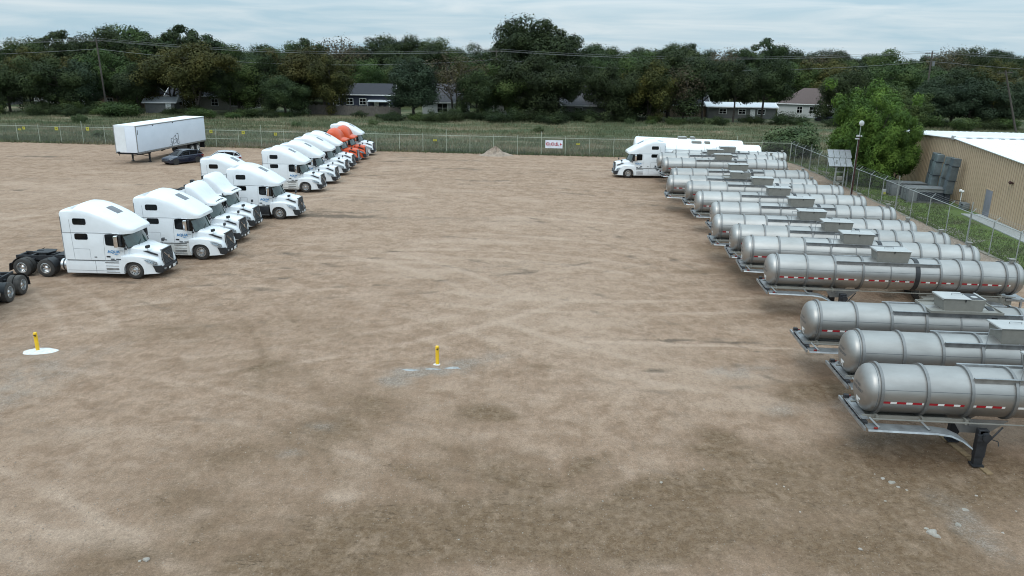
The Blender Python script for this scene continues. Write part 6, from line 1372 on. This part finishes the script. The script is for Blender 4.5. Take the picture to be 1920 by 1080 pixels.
# treeline: front row (photo pixel of the crown top, depth) so each tree stands where the photo shows it
FR = [('oak', 5, 118, 152, 1.0, 'dark green tree at the far left edge, lower than its neighbours'), ('olive', 45, 84, 158, 1.0, 'brownish green tree near the left edge, above the dark roofed house'), ('oak', 98, 104, 153, 1.05, 'big dark tree with a leaning trunk left of the left utility pole'), ('tall', 140, 112, 155, 1.2, 'grey green dense tree just left of the left utility pole'),
      ('broad', 212, 92, 164, 1.0, 'mid green tree right behind the left utility pole'), ('round', 250, 118, 156, .95, 'low dark tree above the nose of the box trailer'), ('olive', 312, 80, 160, 1.1, 'olive green tree left of the forked one above the box trailer'), ('fork', 362, 80, 156, 1.1, 'wide yellowish tree with a forked leaning trunk above the box trailer'), ('broad', 440, 112, 160, 1.1, 'dark green tree right of the wide yellowish one'),
      ('round', 425, 122, 156, .8, 'short dark tree with a low crown right of the forked tree'), ('oak', 500, 100, 162, 1.0, 'dark tree behind the left truck row'), ('olive', 562, 80, 160, 1.0, 'yellow olive tree left of the navy house'), ('olive', 618, 100, 160, .95, 'dull olive tree hanging over the wooden fence'), ('oak', 530, 140, 153, 1.1, 'low dark tree left of the wooden fence'), ('broad', 665, 110, 190, 1.0, 'green tree rising behind the navy house'),
      ('tall', 775, 108, 153, 1.25, 'dense dark grey green tree right of the navy house'), ('thin', 852, 95, 156, 1.2, 'thin half bare brown tree beside the white framed window'), ('oak', 895, 128, 154, .9, 'dark tree left of the middle utility pole'), ('broad', 955, 120, 156, 1.0, 'green tree right of the middle utility pole'), ('oak', 1010, 100, 154, 1.1, 'broad dark tree under the tallest crown on the skyline'), ('round', 1050, 112, 155, .8, 'dark tree overhanging the shingle roofed grey house'),
      ('oak', 1150, 118, 153, .85, 'dark tree hiding the right end of the shingle roofed house'), ('broad', 1180, 96, 162, 1.0, 'green tree above the white truck cab at the back'), ('olive', 1225, 108, 154, .9, 'olive tree with a bare lower trunk above the white tankers'), ('oak', 1262, 92, 158, 1.1, 'tall dark tree above the white tankers'), ('thin', 1290, 118, 153, .9, 'thin brown tree left of the mobile home'), ('round', 1325, 108, 156, .85, 'green tree standing before the mobile home'),
      ('round', 1385, 112, 154, .8, 'dark tree overhanging the white roofed mobile home'), ('round', 1440, 106, 156, .9, 'dark tree between the mobile home and the brown roofed house'), ('oak', 1592, 128, 158, 1.0, 'dark broad tree right of the brown roofed house'), ('broad', 1640, 118, 168, 1.2, 'wide mid green tree above the dish pole'), ('olive', 1560, 104, 190, 1.1, 'yellowish green tree above the brown roofed house'), ('broad', 1715, 122, 172, 1.1, 'leafy green tree left of the transformer pole'),
      ('tall', 1760, 146, 152, 1.3, 'dark tangled tree behind the white roof left of the leaning pole'), ('tall', 1830, 146, 150, 1.3, 'dark tangled tree behind the leaning pole'), ('oak', 1800, 128, 160, 1.2, 'broad dark tree above the white roof'), ('olive', 1880, 128, 165, 1.2, 'yellow green tree at the right edge above the leaning pole'), ('tall', 1912, 150, 149, 1.2, 'dark tree at the right edge behind the leaning pole'), ('broad', 1702, 165, 135, 1.0, 'dark green tree behind the far corner of the white roof')]
for sp_, px, py, Y, w_, lb in FR:
    x, z = top_at(px, py, Y); tree(sp_, x, Y, z * 1.04, lb, None, w_)
# skyline trees further back
SK = [('broad', 8, 70, 190), ('airy', 92, 62, 200), ('airy', 118, 60, 205), ('oak', 165, 74, 200), ('oak', 200, 50, 190), ('broad', 240, 47, 192), ('airy', 262, 56, 196), ('broad', 290, 66, 200), ('airy', 325, 50, 182), ('airy', 352, 51, 182), ('broad', 385, 70, 200), ('oak', 412, 78, 220), ('broad', 452, 86, 230), ('oak', 495, 82, 240),
      ('broad', 535, 76, 230), ('airy', 568, 74, 220), ('thin', 628, 66, 220), ('thin', 655, 74, 225), ('round', 698, 66, 230), ('oak', 735, 84, 240), ('oak', 772, 64, 230), ('broad', 800, 72, 235), ('oak', 822, 78, 240), ('broad', 858, 88, 320), ('airy', 968, 46, 205), ('round', 1010, 30, 200), ('airy', 1035, 42, 206), ('oak', 1065, 68, 210), ('broad', 1095, 82, 250), ('oak', 940, 80, 230),
      ('oak', 1150, 86, 260), ('oak', 1195, 88, 260), ('broad', 1240, 84, 280), ('oak', 1262, 80, 250), ('airy', 1290, 84, 250), ('oak', 1335, 92, 280), ('thin', 1360, 88, 240), ('oak', 1400, 92, 270), ('airy', 1432, 74, 230), ('oak', 1462, 84, 260), ('oak', 1492, 92, 260), ('oak', 1520, 98, 320), ('thin', 1543, 94, 250), ('round', 1580, 92, 300), ('oak', 1625, 101, 330), ('broad', 1680, 93, 240), ('oak', 1735, 102, 350),
      ('thin', 1778, 86, 260), ('round', 1818, 87, 280), ('oak', 1862, 92, 330), ('round', 1895, 94, 330), ('oak', 1915, 104, 300), ('olive', 1895, 108, 200), ('broad', 1610, 112, 210)]
ORD = 'first second third fourth fifth sixth seventh eighth ninth tenth eleventh twelfth thirteenth fourteenth fifteenth sixteenth seventeenth eighteenth nineteenth twentieth twenty-first twenty-second twenty-third twenty-fourth'.split(); cnt = {}
for sp_, px, py, Y in sorted(SK, key=lambda q: q[1]):
    x, z = top_at(px, py, Y); lb = {'airy': 'tall see-through tree on the skyline behind the houses', 'thin': 'nearly bare tree on the skyline behind the houses', 'round': 'round topped dark tree on the skyline behind the houses', 'oak': 'dark tree on the skyline behind the houses', 'broad': 'green tree on the skyline behind the houses', 'olive': 'yellowish tree on the skyline at the right'}[sp_]
    cnt[sp_] = cnt.get(sp_, 0) + 1; lb += ', ' + ORD[cnt[sp_] - 1] + ' such from left'
    if px == 1010: lb = 'tallest round crowned tree on the skyline in the middle of the picture'
    tree(sp_, x, Y, z * 1.04, lb, None if px == 1010 else 'skyline trees: ' + sp_, 1.0)
# filler rows and undergrowth
for (Y, n, h0, h1, w_) in ((196, 40, 9.5, 12.5, 1.15), (225, 36, 10.5, 12.8, 1.2), (275, 36, 10.5, 12.6, 1.3), (350, 38, 10.5, 13.0, 1.5), (480, 44, 10.5, 13.0, 1.9), (700, 48, 10, 13.2, 2.6)):
    hwid = Y * .70 + 14
    for i in range(n):
        x = -hwid + 2 * hwid * (i + tr_.uniform(.1, .9)) / n; s_ = tr_.choice(['oak', 'broad', 'oak', 'tall', 'round', 'olive']); yy = Y + tr_.uniform(-10, 10) * Y / 200
        tree(str(s_), x, yy, tr_.uniform(h0, h1), 'tree of the dense wood behind the houses', 'trees of the wood behind the houses', w_)
for i in range(96):
    x = -112 + 205 * (i + tr_.random()) / 96; px_ = 960 + x * 9.4
    if any(a < x < b for a, b in ((-74, -54), (-42, -21), (-17, -10), (-6, 1), (10, 24), (28, 34), (39, 54), (56, 72))):
        if tr_.random() < .35: continue
    s_ = tr_.choice(['darkhedge', 'darkhedge', 'hedge']); tree(str(s_), x, 148 + tr_.uniform(-4, 7), tr_.uniform(.9, 3.2), 'dark bush in the undergrowth at the foot of the treeline', 'undergrowth bushes along the treeline', tr_.uniform(.9, 1.4))
for i, (px, py, h) in enumerate(((850, 226, 2.6), (555, 240, 1.2), (150, 232, 1.8), (1105, 232, 1.6), (700, 236, 1.3), (1180, 234, 1.4), (1330, 236, 1.5), (185, 258, 1.3), (1010, 250, 1.2))):
    c = ground_at(px, py); tree('shrub', c.x, c.y, h, 'scrubby bush standing in the rough field beyond the back fence', 'scrub in the field', .9)
